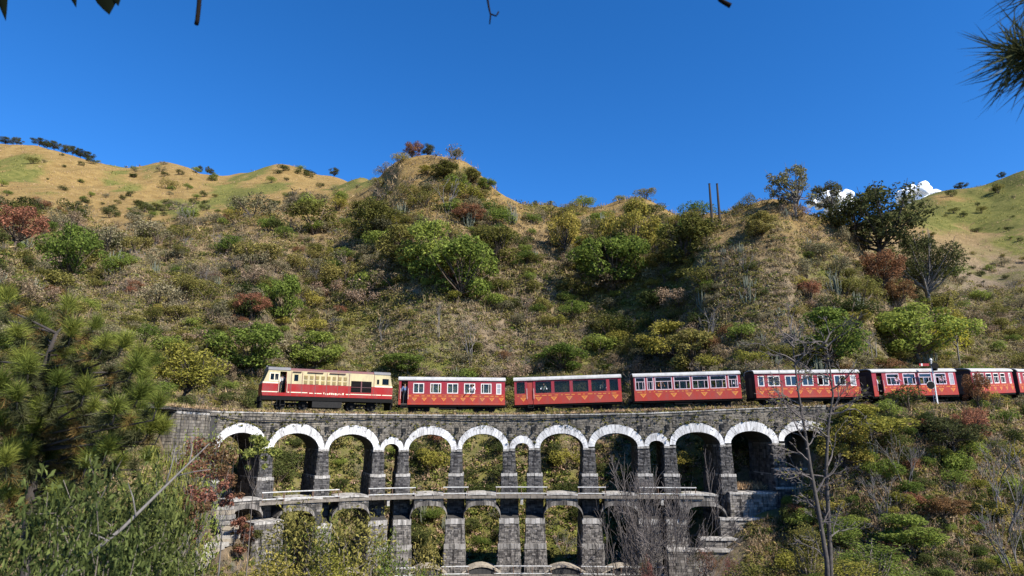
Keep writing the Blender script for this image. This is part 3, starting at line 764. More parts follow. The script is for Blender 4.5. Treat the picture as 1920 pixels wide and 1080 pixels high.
# ------------------------------------------------------------------ train
def paint(name, c, rough=0.45, dirt=0.35):
    m, N, L, b = new_mat(name)
    v = objcoord(N, L, (1, 1, .35)); f = ramp(N, L, noise(N, L, 2.4, 6, .7, v), .42, .70)
    col = mixrgb(N, L, f, c, tuple(x*(1-dirt)+.10*dirt for x in c))
    f2 = ramp(N, L, noise(N, L, 11, 4, .7, objcoord(N, L)), .60, .75)
    col = mixrgb(N, L, f2, col, tuple(x*.6+.03 for x in c))
    L.new(col, b.inputs['Base Color']); b.inputs['Roughness'].default_value = rough
    b.inputs['Specular IOR Level'].default_value = 0.18
    return m
M_RED = paint('coach_crimson', (0.26,0.022,0.034)); M_RED2 = paint('coach_orange_red', (0.31,0.037,0.025))
M_YEL = paint('painted_yellow', (0.52,0.20,0.045)); M_ORG = paint('painted_orange', (0.46,0.10,0.025))
M_WHT = paint('window_white', (0.66,0.62,0.58)); M_ROOF = paint('roof_white', (0.43,0.42,0.40), .6, .5)
M_BLK = plain('underframe_black', (0.009,0.0085,0.008), 0.85, 0, .3, 6, .15); M_DGR = plain('grimy_steel', (0.026,0.025,0.024), .85, 0, .4, 6, .15)
M_END = plain('dark_coach_end', (0.035,0.018,0.018), .8)  # even dark colour of the coach end walls
M_INT = plain('coach_interior', (0.09,0.065,0.055), .8); M_SEAT = plain('seat_maroon', (0.20,0.03,0.03), .7)
M_LRED = paint('loco_red', (0.26,0.012,0.011)); M_CRM = paint('loco_cream', (0.46,0.385,0.215), .5, .4); M_MAR = paint('loco_roof_maroon', (0.15,0.055,0.055), .6, .5)
M_GRY = paint('cab_roof_grey', (0.16,0.155,0.16), .6, .5); M_STR = paint('loco_stripe', (0.74,0.62,0.45)); M_LOUV = paint('louvre_tan', (0.27,0.20,0.075))
M_FROST = plain('frosted_pane', (0.30,0.30,0.32), .5, 0, .2)
def glass_mat(name, tint, clear):
    m, N, L, b = new_mat(name); N.remove(b)
    t = N.new('ShaderNodeBsdfTransparent'); t.inputs[0].default_value = (*tint, 1)
    g = N.new('ShaderNodeBsdfGlossy'); g.inputs['Roughness'].default_value = .06; g.inputs[0].default_value = (.8,.85,.9,1)
    fr = N.new('ShaderNodeValue'); fr.outputs[0].default_value = .016
    mx = N.new('ShaderNodeMixShader'); ad = N.new('ShaderNodeMath'); ad.operation = 'ADD'; ad.inputs[1].default_value = 1-clear; ad.use_clamp = True
    L.new(fr.outputs[0], ad.inputs[0]); L.new(ad.outputs[0], mx.inputs[0]); L.new(t.outputs[0], mx.inputs[1]); L.new(g.outputs[0], mx.inputs[2])
    L.new(mx.outputs[0], N['Material Output'].inputs['Surface']); return m
M_GLS = glass_mat('window_glass', (.86,.88,.85), .99); M_BLUEG = glass_mat('tinted_glass', (.40,.46,.58), .955); M_DARKG = glass_mat('dark_glass', (.62,.64,.60), 1.0)

def chord_frame(p0, p1):
    d = (p1 - p0); L_ = d.length; d.normalize(); y = Vector((0, 0, 1)).cross(d).normalized(); z = d.cross(y)
    m = Matrix((d, y, z)).transposed().to_4x4(); m.translation = (p0 + p1)/2; return m, L_
def wall_open(mb, x0, x1, y, th, z0, z1, ops, mi=0):
    """vertical wall along x at y with rectangular openings (xa,xb,za,zb)"""
    ops = sorted(ops); c = x0
    for xa, xb, za, zb in ops:
        if xa > c + 1e-4: mb.box(c, xa, y-th/2, y+th/2, z0, z1, mi)
        if za > z0 + 1e-4: mb.box(xa, xb, y-th/2, y+th/2, z0, za, mi)
        if zb < z1 - 1e-4: mb.box(xa, xb, y-th/2, y+th/2, zb, z1, mi)
        c = xb
    if c < x1 - 1e-4: mb.box(c, x1, y-th/2, y+th/2, z0, z1, mi)
def window(par, xa, xb, za, zb, y, s, kind, frame_mat, glass):
    """frame (thing part) with its panes as a sub-part; s = -1 front side, +1 back side"""
    fm = MB(); fw = .055; yo = y + s*.032; d0, d1 = min(yo-s*.06, yo), max(yo-s*.06, yo)
    fm.box(xa-.02, xb+.02, d0, d1, za-.02, za+fw); fm.box(xa-.02, xb+.02, d0, d1, zb-fw, zb+.02)
    fm.box(xa-.02, xa+fw, d0, d1, za+fw, zb-fw); fm.box(xb-fw, xb+.02, d0, d1, za+fw, zb-fw)
    gm = MB(); yp = y + s*.004; i0, i1, k0, k1 = xa+fw, xb-fw, za+fw, zb-fw
    if kind in ('pair', 'lefthalf', 'righthalf'):
        xm = (xa+xb)/2; fm.box(xm-.03, xm+.03, d0+.004, d1-.004, k0, k1)
        if kind != 'righthalf': gm.box(i0, xm-.03, yp-.006, yp+.006, k0, k1)
        if kind != 'lefthalf': gm.box(xm+.03, i1, yp-.006, yp+.006, k0, k1)
    elif kind == 'mid':
        a, b = xa+(xb-xa)*.27, xa+(xb-xa)*.73
        fm.box(a-.05, a, d0+.004, d1-.004, k0, k1); fm.box(b, b+.05, d0+.004, d1-.004, k0, k1); gm.box(a, b, yp-.006, yp+.006, k0, k1)
    elif kind == 'transom':
        zm = za+(zb-za)*.66; a, b = xa+(xb-xa)*.36, xa+(xb-xa)*.74
        fm.box(i0, i1, d0+.004, d1-.004, zm-.025, zm+.025)
        fm.box(a-.04, a, d0+.006, d1-.006, k0, zm-.025); fm.box(b, b+.04, d0+.006, d1-.006, k0, zm-.025)
        gm.box(i0, i1, yp-.006, yp+.006, zm+.025, k1); gm.box(a, b, yp-.006, yp+.006, k0, zm-.025)
    else:
        zm = za+(zb-za)*.55
        if kind == 'sash': fm.box(i0, i1, d0+.004, d1-.004, zm-.02, zm+.02)
        gm.box(i0, i1, yp-.006, yp+.006, k0, k1)
    w = fm.obj('window', frame_mat, par); gm.obj('pane', glass, w); return w
def wheelset(par, x, r, half=.42):
    for s in (-1, 1):
        m_ = MB(); m_.lathe([(r*.35, -.05), (r, -.05), (r, .05), (r*.9, .07), (r*.3, .08)], 20, 'y', (x, s*half, r)); m_.obj('wheel', M_DGR, par)
def bogie(par, x, r, wb=1.4, springs=True):
    b = MB()
    for s in (-1, 1):
        y = s*.62
        b.box(x-wb*.72, x+wb*.72, y-.05, y+.05, r+.08, r+.20)
        for q in (-1, 1):
            b.box(x+q*wb/2-.11, x+q*wb/2+.11, y-.075, y+.075, r-.12, r+.08)
        b.lathe([(.085, r-.1), (.085, r+.08)], 10, 'z', (x-.2, y, 0)); b.lathe([(.085, r-.1), (.085, r+.08)], 10, 'z', (x+.2, y, 0))
        b.box(x-.4, x+.4, y-.07, y+.07, r-.17, r-.1)
    b.box(x-.14, x+.14, -.56, .56, r+.02, r+.18)
    bo = b.obj('bogie', M_BLK, par)
    for q in (-wb/2, wb/2):
        wheelset(bo, x+q, r)
        a = MB(); a.lathe([(.05, -.42), (.05, .42)], 8, 'y', (x+q, 0, r)); a.obj('axle', M_DGR, bo)
W2 = 1.04
def coach(px0, px1, label, spec):
    p0, p1 = track_pt(px0), track_pt(px1); fm, Lc_ = chord_frame(p0, p1)
    root = link('train_coach', None); root.matrix_world = fm
    tag(root, label, 'train coach', 'red coaches of the train')
    h = Lc_/2; z0, zt_, zr = .61, 2.74, 3.05
    X = lambda f: -h + f*Lc_
    def front(ops): return [(X(o[0]), X(o[1]), z0+.0 if o[2] == 'door' else spec['wz'][0], spec['wz'][1] if o[2] != 'door' else 2.62) for o in ops]
    ops = spec['ops']; wz = spec['wz']
    body, low = MB(), MB(); zs_ = 1.52
    # lower band and upper wall, front and back
    for s in (-1, 1):
        y = s*(W2-.03)
        lo = [(X(a), X(b), z0, zs_) for a, b, k in ops if k == 'door']
        up = [(X(a), X(b), zs_ if k == 'door' else wz[0] + (.0 if k != 'slit' else -.06), 2.62 if k == 'door' else wz[1]) for a, b, k in ops]
        wall_open(low, -h, h, y, .06, z0, zs_, lo); wall_open(body, -h, h, y, .06, zs_+.001, zt_, up)
    for s in (-1, 1):                                            # ends with a gangway door
        xx = s*(h-.03)
        for yy in ((-W2+.06, -.34), (.34, W2-.06)): body.box(xx-.03, xx+.03, yy[0]+.001, yy[1], z0, zt_+.06, 2)
        body.box(xx-.03, xx+.03, -.339, .339, 2.45, zt_+.06, 2)
    body.box(-h+.061, h-.061, -W2+.061, W2-.061, z0+.02, z0+.10, 1)  # floor
    body.obj('upper_body', [spec.get('red', M_RED), M_INT, M_END], root); low.obj('lower_body', spec.get('red2', M_RED2), root)
    for s in (-1, 1):
        m_ = MB(); xx = s*(h-.03); m_.box(xx-.015, xx+.015, -.338, .338, z0+.1, 2.448); m_.obj('gangway_door', M_INT, root)
        m_ = MB(); m_.tube([(s*h, 0, .52), (s*(h+.28), 0, .52)], .06, 8); m_.lathe([(.15, 0), (.15, .05)], 12, 'x', (s*(h+.26), 0, .52))
        m_.box(min(s*h, s*(h+.10)), max(s*h, s*(h+.10)), -.95, .95, .45, .64); m_.obj('buffer_beam', M_BLK, root)
    # roof: shallow arc with eaves
    rf = MB(); n = 12; prof = [(-(W2+.05)*math.cos(math.pi*k/n), zt_+.02 + (zr-zt_)*math.sin(math.pi*k/n)**.72) for k in range(n+1)]
    a = [(-h-.06, y, z) for y, z in prof] + [(-h-.06, y, z-.07) for y, z in reversed(prof)]; m_ = len(a)
    b = [(h+.06, y, z) for _, y, z in a]
    rf.add(a + b, [(i, (i+1) % m_, (i+1) % m_ + m_, i + m_) for i in range(m_)])
    for i in range(n):
        j = m_-1-i; rf.add([a[i], a[i+1], a[j-1], a[j]], [(3,2,1,0)]); rf.add([b[i], b[i+1], b[j-1], b[j]], [(0,1,2,3)])
    ro = rf.obj('roof', M_ROOF, root)
    for s in (-1, 1):
        m_ = MB(); m_.box(-h-.06, h+.06, min(s*(W2+.05), s*(W2+.09)), max(s*(W2+.05), s*(W2+.09)), zt_-.05, zt_+.06); m_.obj('gutter', M_ROOF, ro)
    # windows and doors
    for s in (-1, 1):
        y = s*(W2-.03)
        for i, (a_, b_, k) in enumerate(ops):
            if k == 'door':
                if s == -1 and spec.get('open'): continue
                m_ = MB(); m_.box(X(a_)+.01, X(b_)-.01, y-s*.03-.02, y-s*.03+.02, z0+.02, 2.60); m_.obj('door', M_RED2, root); continue
            za, zb = wz[0] + (.0 if k != 'slit' else -.06), wz[1]
            g = M_FROST if k == 'slit' else M_BLUEG if (spec.get('tint') and i % 3 != 1) else M_DARKG if spec.get('pano') else M_GLS
            window(root, X(a_), X(b_), za, zb, y, s, {'slit': 'sash', 'wide': 'one'}.get(k, k), spec.get('fr', M_WHT), g)
    # seats
    for k in range(int(Lc_/1.15)):
        xx = -h + 1.0 + k*1.15
        if xx > h - .7: break
        m_ = MB()
        for ya, yb in ((-.9, -.18), (.18, .9)):
            m_.box(xx-.22, xx+.22, ya, yb, 1.02, 1.14); m_.box(xx+.22, xx+.30, ya, yb, 1.02, 1.72)
        m_.obj('seat', M_SEAT if spec.get('pano') else M_INT, root)
    # painted ornament of the lower band: lines, dashes, triangles, 4 mm proud
    yb_ = -W2
    def flat(mb, xa, xb, za, zb, e=.004): mb.box(xa, xb, yb_-e, yb_+.002, za, zb)
    blocked = [(X(a_)-.03, X(b_)+.03) for a_, b_, k in ops if k == 'door']
    free = lambda xa, xb: not any(xa < q and xb > p for p, q in blocked)
    ln, tri, das = MB(), MB(), MB(); x = -h
    segs = []; c = -h+.05
    for p, q in sorted(blocked) + [(h-.05, h)]:
        if p > c + .1: segs.append((c, p))
        c = max(c, q)
    for xa, xb in segs:
        for zz in spec['lines']: flat(ln, xa, xb, zz, zz+.028, .003)
    n = spec['ntri']
    for k in range(n):
        xc = -h + Lc_*(k+.5)/n + .1; w = spec.get('tw', .2)
        if not free(xc-w, xc+w): continue
        zt2 = spec['tz']; hh = spec.get('th', .22)
        for sgn in (0,):
            tri.add([(xc-w, yb_-.006, zt2), (xc+w, yb_-.006, zt2), (xc, yb_-.006, zt2-hh), (xc-w*.45, yb_-.006, zt2-.05), (xc+w*.45, yb_-.006, zt2-.05), (xc, yb_-.006, zt2-hh*.62)],
                    [(0,3,5,2), (2,5,4,1), (0,1,4,3)])
            tri.add([(xc-w*.40, yb_-.0055, zt2-.06), (xc+w*.40, yb_-.0055, zt2-.06), (xc, yb_-.0055, zt2-hh*.58)], [(0,2,1)], 1)
    x = -h+.25
    while x < h-.3:
        w = R.choice((.14, .26, .30, .42))
        if free(x, x+w): flat(das, x, x+w, spec['dz'], spec['dz']+.065, .007)
        x += w + R.choice((.14, .2, .26))
    ob = ln.obj('painted_lines', M_ORG, root); tag(tri.obj('painted_triangles', [M_YEL, M_ORG], root), kind='stuff'); tag(das.obj('painted_dashes', M_YEL, root), kind='stuff')
    tag(ob, kind='stuff')
    if spec.get('uplines'):
        m_ = MB(); cs = [(-h+.05, X(ops[0][0])-.06)] + [(X(p[1])+.06, X(q[0])-.06) for p, q in zip(ops, ops[1:])] + [(X(ops[-1][1])+.06, h-.05)]
        for a_, b_ in cs:
            if b_ - a_ > .1:
                for zz in (1.72, 1.95, 2.18): flat(m_, a_, b_, zz, zz+.018, .003)
        tag(m_.obj('painted_lines', M_RED2, root), kind='stuff')
    # underframe
    uf = MB()
    for s in (-1, 1): uf.box(-h+.02, h-.02, s*.92-.04, s*.92+.04, .47, z0)
    uf.box(-h*.25, h*.08, -.85, -.3, .26, .5); uf.box(h*.12, h*.30, -.8, -.25, .30, .5); uf.box(-h*.2, h*.2, .3, .85, .28, .5)
    uf.tube([(-h*.42, -.78, .46), (-h*.2, -.78, .22), (h*.2, -.78, .22), (h*.42, -.78, .46)], .025, 6)
    uf.lathe([(.14, -.35), (.15, .35)], 12, 'x', (h*.36, -.45, .42)); uf.box(-h, h, -.12, .12, .40, .60)
    uf.obj('underframe', M_BLK, root)
    for q in (-1, 1): bogie(root, q*(h-1.75), .29, 1.3)
    for a_, b_, k in ops:
        if k == 'door' or (k == 'slit' and spec.get('slitdoor')):
            m_ = MB(); xa, xb = X(a_), X(b_)
            m_.box(xa, xb, -W2-.12, -W2+.14, .33, .37); m_.box(xa, xa+.04, -W2-.05, -W2+.1, .37, z0); m_.box(xb-.04, xb, -W2-.05, -W2+.1, .37, z0); m_.obj('footstep', M_DGR, root)
    for a_, b_, k in ops:
        if k == 'door':
            for xx in (X(a_)-.05, X(b_)+.05):
                m_ = MB(); m_.tube([(xx, -W2-.0, 1.05), (xx, -W2-.06, 1.1), (xx, -W2-.06, 1.95), (xx, -W2, 2.0)], .016, 5); m_.obj('grab_rail', M_WHT, root)
    return root, Lc_
LN = dict(lines=(1.48, 1.27, .70), dz=1.33, tz=1.20, ntri=11, tw=.24, th=.30)
c1, L1 = coach(747.5, 944.5, 'crimson coach right behind the engine with five white framed windows and an open doorway', dict(
    ops=[(.022,.083,'door'),(.135,.232,'pair'),(.294,.392,'mid'),(.452,.552,'pair'),(.612,.712,'lefthalf'),(.772,.868,'mid'),(.918,.962,'slit')],
    wz=(1.60,2.44), open=True, uplines=True, **LN))
L2 = dict(LN); L2.update(ntri=7, tw=.30, th=.36, tz=1.22, lines=(1.49,), dz=1.33)
c2, _ = coach(966.5, 1165, 'red coach with long frameless dark picture windows and red posts, second behind the engine', dict(
    ops=[(.015,.105,'wide'),(.122,.176,'door'),(.192,.352,'wide'),(.37,.525,'wide'),(.543,.70,'wide'),(.716,.868,'wide'),(.886,.978,'wide')],
    wz=(1.52,2.62), pano=True, fr=M_RED, **L2))
c3, _ = coach(1188.5, 1387, 'red observation coach with big windows in pale lilac frames, third behind the engine', dict(
    ops=[(.015,.105,'transom'),(.125,.185,'transom'),(.20,.36,'transom'),(.378,.532,'transom'),(.55,.70,'transom'),(.718,.868,'transom'),(.888,.975,'transom')],
    wz=(1.53,2.62), pano=True, fr=paint('lilac_frame', (.50,.40,.43)), **L2))
c4, _ = coach(1411.5, 1606, 'red coach behind the bare twin tree, white sliding windows and orange lined lower side', dict(
    ops=[(.03,.085,'one'),(.125,.235,'pair'),(.29,.40,'pair'),(.45,.555,'pair'),(.60,.705,'righthalf'),(.76,.865,'lefthalf'),(.915,.965,'slit')],
    wz=(1.62,2.48), uplines=True, slitdoor=True, tint=True, **LN))
c5, _ = coach(1627, 1784, 'crimson coach passing the signal post, blue tinted windows and a man in its doorway', dict(
    ops=[(.05,.115,'door'),(.165,.31,'transom'),(.36,.505,'transom'),(.55,.70,'transom'),(.745,.875,'transom'),(.915,.97,'slit')],
    wz=(1.58,2.56), open=True, tint=True, fr=paint('pinkish_frame', (.52,.44,.50)), **L2))
c6, _ = coach(1809, 1888, 'foreshortened red coach half hidden by the rust coloured bush on the curve', dict(
    ops=[(.04,.075,'slit'),(.16,.29,'transom'),(.34,.47,'transom'),(.52,.64,'transom'),(.69,.80,'transom'),(.90,.945,'slit')],
    wz=(1.58,2.52), **L2))
c7, _ = coach(1896, 1962, 'last visible red coach cut off by the edge of the picture', dict(
    ops=[(.04,.075,'slit'),(.16,.29,'transom'),(.34,.47,'transom'),(.52,.64,'transom'),(.69,.80,'transom'),(.90,.945,'slit')],
    wz=(1.58,2.52), **L2))

# ---- diesel engine
p0, p1 = track_pt(484), track_pt(727); fm, LL = chord_frame(p0, p1)
loco = link('diesel_locomotive', None); loco.matrix_world = fm
tag(loco, 'cream and red diesel engine with maroon roof leading the train over the viaduct', 'locomotive')
h = LL/2; S = LL/11.25; X = lambda m: -h + m*S; WL = 1.08
ZB, ZS, ZM, ZT, ZR = 1.06, 1.40, 2.03, 3.08, 3.36
red, crm = MB(), MB()
door = (X(1.36), X(1.9)); w2 = (X(2.46), X(2.92)); rad = (X(7.42), X(9.28)); cw = (X(.54), X(1.30)); rw1 = (X(9.70), X(10.03)); rw2 = (X(10.20), X(10.92))
for s in (-1, 1):
    y = s*(WL-.03)
    wall_open(red, X(.5), X(10.75), y, .06, ZB, ZM, [(*door, ZB+.25, ZM), (*rad, 1.52, ZM)])
    wall_open(crm, X(.5), X(10.95), y, .06, ZM+.001, ZT, [(*cw, 2.24, 2.84), (*door, ZM+.001, 2.98), (*w2, 2.2, 2.84), (*rad, ZM+.001, 2.46), (*rw1, 2.2, 2.72), (*rw2, 2.18, 2.80)])
red.prism([(X(.06), ZB), (X(0), 1.4), (X(0), ZM), (X(.499), ZM), (X(.499), ZB)], -WL, WL)
red.prism([(X(10.751), ZB), (X(10.751), ZM), (X(11.25), ZM), (X(11.25), 1.4), (X(11.19), ZB)], -WL, WL)
crm.prism([(X(0), ZM+.001), (X(.10), 2.2), (X(.44), ZT), (X(.499), ZT), (X(.499), ZM+.001)], -WL, WL)
crm.prism([(X(10.951), ZM+.001), (X(10.951), ZT), (X(10.99), ZT), (X(11.17), 2.2), (X(11.25), ZM+.001)], -WL, WL)
red.box(X(.51), X(10.74), -WL+.07, WL-.07, ZB+.02, ZB+.1, 1)
for xx in (2.2, 9.5): crm.box(X(xx)-.03, X(xx)+.03, -WL+.07, WL-.07, ZB+.12, ZT-.02, 1)
red.box(X(2.25), X(9.45), -.55, .55, ZB+.12, 2.9, 1)
red.obj('red_lower_body', [M_LRED, M_BLK], loco); crm.obj('cream_upper_body', [M_CRM, M_BLK], loco)
def roofpiece(nm, xa, xb, ztp, mat, wy, xs=0.0):
    m_ = MB(); n = 10; pr = [(-wy*math.cos(math.pi*k/n), ZT + .004 + (ztp-ZT)*max(0, math.sin(math.pi*k/n))**.42) for k in range(n+1)]
    v = [(xa, y, z) for y, z in pr] + [(xb, y, z) for y, z in pr]
    m_.add(v, [(i, i+1, i+n+2, i+n+1) for i in range(n)] + [tuple(range(n, -1, -1)), tuple(range(n+1, 2*n+2)), (0, n+1, 2*n+1, n)])
    return m_.obj(nm, mat, loco)
roofpiece('engine_roof', X(2.2), X(9.46), ZR-.02, M_MAR, WL+.01)
roofpiece('cab_roof', X(.38), X(2.19), ZR+.02, M_GRY, WL+.05); roofpiece('cab_roof', X(9.47), X(11.02), ZR+.02, M_GRY, WL+.05)
for xa, xb in ((3.6, 4.95), (5.5, 6.9), (2.4, 3.1)):
    m_ = MB(); m_.box(X(xa), X(xb), -WL-.12, -WL, ZT-.10, ZT-.05); m_.obj('rain_strip', M_MAR, loco)
for nm, xc, r in (('exhaust', 6.2, .16), ('exhaust', 7.2, .14)):
    m_ = MB(); m_.lathe([(r, ZR-.1), (r, ZR+.08), (r*1.1, ZR+.1)], 12, 'z', (X(xc), 0, 0)); m_.obj(nm, M_BLK, loco)
m_ = MB(); m_.tube([(X(.7), -.2, ZR+.03), (X(.45), -.2, ZR+.12)], .06, 8); m_.obj('horn', M_BLK, loco)
m_ = MB(); m_.box(X(.34), X(.5), -.18, .18, ZR-.04, ZR+.12); m_.obj('headlight', M_GRY, loco)
stripe, dirt = MB(), MB()
def pieces(lst, mb, za, zb, e=.005):
    for xa, xb in lst: mb.box(X(xa), X(xb), -WL-e, -WL+.002, za, zb)
pieces([(.0, 1.33), (2.05, 2.2), (2.3, 3.7)], stripe, ZS-.07, ZS); pieces([(3.85, 4.15), (4.25, 4.45), (4.5, 4.9), (7.0, 7.35)], stripe, ZS-.10, ZS-.03)
for k in range(11): pieces([(5.05+k*.165, 5.05+k*.165+R.uniform(.07, .14))], stripe, ZS-.16+R.uniform(0, .05), ZS+R.uniform(-.04, .04))
pieces([(7.4, 9.3), (9.4, 9.62), (9.68, 10.2), (10.3, 11.22)], stripe, ZS-.075, ZS-.01)
pieces([(0.02, 1.33), (9.6, 11.22)], stripe, ZM-.01, ZM+.10)
tag(stripe.obj('painted_stripe', M_STR, loco), kind='stuff')
for k in range(8):
    for za, zb in ((2.46, 2.74), (2.08, 2.34)):
        m_ = MB(); xa = X(3.35 + k*.485); xb = X(3.35 + k*.485 + .29); 
        m_.box(xa, xb, -WL-.022, -WL+.001, za, zb)
        for j in range(4): zz = za + (zb-za)*(j+.5)/4; m_.hexa([(xa+.02,-WL-.05,zz-.03),(xb-.02,-WL-.05,zz-.03),(xb-.02,-WL-.02,zz),(xa+.02,-WL-.02,zz),(xa+.02,-WL-.045,zz-.02),(xb-.02,-WL-.045,zz-.02),(xb-.02,-WL-.02,zz+.02),(xa+.02,-WL-.02,zz+.02)])
        m_.obj('louvre', M_LOUV, loco)
for xx in (3.2, 4.3, 5.28, 6.25, 7.25, 9.5, 2.3):                  # panel seams
    m_ = MB(); m_.box(X(xx)-.022, X(xx)+.022, -WL-.012, -WL+.001, ZB+.06, ZT-.06); m_.obj('panel_joint', M_MAR, loco)
for xa, xb in ((rad[0], (rad[0]+rad[1])/2-.05), ((rad[0]+rad[1])/2+.05, rad[1])):
    m_ = MB()
    m_.box(xa, xb, -WL+.06, -WL+.09, 1.50, 2.48)
    for k in range(9): zz = 1.52 + k*.105; m_.hexa([(xa,-WL+.0,zz),(xb,-WL+.0,zz),(xb,-WL+.05,zz+.06),(xa,-WL+.05,zz+.06),(xa,-WL+.0,zz+.012),(xb,-WL+.0,zz+.012),(xb,-WL+.05,zz+.075),(xa,-WL+.05,zz+.075)])
    m_.obj('radiator_grille', M_BLK, loco)
m_ = MB(); xm = (rad[0]+rad[1])/2; m_.box(xm-.045, xm+.045, -WL-.02, -WL+.05, 1.52, 2.46); m_.box(rad[0], rad[1], -WL-.025, -WL-.004, 1.93, 1.96); m_.obj('grille_frame', M_MAR, loco)
for (xa, xb), za, zb, k in ((cw, 2.24, 2.84, 'pair'), (w2, 2.2, 2.84, 'one'), (rw1, 2.2, 2.72, 'one'), (rw2, 2.18, 2.80, 'one')):
    for s in (-1, 1): window(loco, xa, xb, za, zb, s*(WL-.03), s, k, M_CRM if k == 'one' else M_STR, M_DARKG if s < 0 else M_BLK)  # far side panes are opaque black, added to keep the cabs dark
for sx, xa, za, xb, zb in ((-1, .12, 2.25, .40, 2.98), (1, 11.15, 2.25, 11.01, 2.98)):   # windscreens
    for ya, yb in ((-.92, -.06), (.06, .92)):
        m_ = MB(); o = sx*.012
        m_.hexa([(X(xa)+o, ya, za), (X(xa)+o, yb, za), (X(xa)-sx*.05, yb, za), (X(xa)-sx*.05, ya, za), (X(xb)+o, ya, zb), (X(xb)+o, yb, zb), (X(xb)-sx*.05, yb, zb), (X(xb)-sx*.05, ya, zb)])
        m_.obj('windscreen', M_DARKG, loco)
m_ = MB(); m_.box(X(1.88), X(1.93), -WL-.0, -WL+.5, ZB+.25, 2.95); m_.obj('cab_door', M_LRED, loco)
for xx in (1.30, 1.98):
    m_ = MB(); m_.tube([(X(xx), -WL, 1.3), (X(xx), -WL-.07, 1.34), (X(xx), -WL-.07, 2.3), (X(xx), -WL, 2.34)], .018, 5); m_.obj('grab_rail', M_STR, loco)
uf = MB(); uf.box(X(.02), X(11.23), -WL+.03, WL-.03, .74, ZB-.01); uf.box(X(4.2), X(6.7), -.95, .95, .20, .735); uf.obj('frame', M_BLK, loco)
m_ = MB(); m_.box(X(4.18), X(6.72), -1.0, -.953, .22, .72); m_.obj('fuel_tank', M_DGR, loco)
for xx in (2.6, 8.6): bogie(loco, X(xx), .38, 1.75)
for s, xx in ((-1, 0), (1, 11.25)):
    m_ = MB(); m_.box(X(xx)-.08, X(xx)+.08, -1.0, 1.0, .62, 1.04); m_.tube([(X(xx), 0, .52), (X(xx)+s*.3, 0, .52)], .07, 8); m_.lathe([(.17, 0), (.17, .05)], 12, 'x', (X(xx)+s*.28, 0, .52)); m_.obj('buffer_beam', M_BLK, loco)
    m_ = MB(); m_.hexa([(X(xx)+s*.05, -.9, .14), (X(xx)+s*.05, .9, .14), (X(xx)-s*.1, .9, .14), (X(xx)-s*.1, -.9, .14), (X(xx)+s*.0, -.9, .6), (X(xx)+s*.0, .9, .6), (X(xx)-s*.1, .9, .6), (X(xx)-s*.1, -.9, .6)]); m_.obj('cowcatcher', M_BLK, loco)
for xa in (.85, 1.5, 9.8):
    m_ = MB(); m_.box(X(xa), X(xa+.42), -WL-.1, -WL+.1, .36, .40); m_.box(X(xa), X(xa)+.03, -WL-.05, -WL+.1, .40, .74); m_.box(X(xa+.42)-.03, X(xa+.42), -WL-.05, -WL+.1, .40, .74); m_.obj('footstep', M_DGR, loco)

# ---- people: one continuous skinned body each, hair and clothes by material
M_SKIN = plain('skin', (0.24,0.13,0.085), .6, 0, .1); M_HAIR = plain('black_hair', (0.012,0.010,0.009), .6)
def person_mesh(name, J, shirt, trousers):
    """J: dict of joints; grown with the Skin modifier, then frozen"""
    order = ['pelvis','chest','neck','head','crown','shl','ell','wrl','hdl','shr','elr','wrr','hdr','hpl','knl','anl','tol','hpr','knr','anr','tor']
    rad = dict(pelvis=.15, chest=.165, neck=.055, head=.098, crown=.075, sh=.06, el=.042, wr=.032, hd=.038, hp=.088, kn=.06, an=.042, to=.04)
    ed = [('pelvis','chest'),('chest','neck'),('neck','head'),('head','crown')]
    for s in 'lr': ed += [('chest','sh'+s),('sh'+s,'el'+s),('el'+s,'wr'+s),('wr'+s,'hd'+s),('pelvis','hp'+s),('hp'+s,'kn'+s),('kn'+s,'an'+s),('an'+s,'to'+s)]
    me = bpy.data.meshes.new(name); ix = {k: i for i, k in enumerate(order)}
    me.from_pydata([J[k] for k in order], [(ix[a], ix[b]) for a, b in ed], []); 
    o = link('tmp_body', me); o.modifiers.new('skin', 'SKIN'); o.modifiers.new('sub', 'SUBSURF').levels = 1
    sk = me.skin_vertices[0].data
    for k in order:
        r = rad.get(k) or rad[k[:2]]
        sk[ix[k]].radius = (r, r) ; sk[ix[k]].use_root = (k == 'pelvis')
    dg = bpy.context.evaluated_depsgraph_get(); ev = o.evaluated_get(dg); m2 = bpy.data.meshes.new_from_object(ev)
    m2.name = name
    for m in (M_SKIN, shirt, trousers, M_HAIR): m2.materials.append(m)
    mi = []; hd = Vector(J['head']); cr = Vector(J['crown'])
    for p in m2.polygons:
        c = p.center; k = min(order, key=lambda q: (Vector(J[q])-c).length)
        if k in ('head', 'crown'): v = 3 if (c - hd).dot((cr-hd).normalized()) > .03 or c.y > hd.y + .04 else 0
        elif k in ('neck', 'hdl', 'hdr'): v = 0
        elif k in ('pelvis',) or k[:2] in ('hp', 'kn', 'an', 'to'): v = 2
        else: v = 1
        mi.append(v)
    m2.polygons.foreach_set('material_index', mi); m2.polygons.foreach_set('use_smooth', [True]*len(mi))
    bpy.data.objects.remove(o); return m2
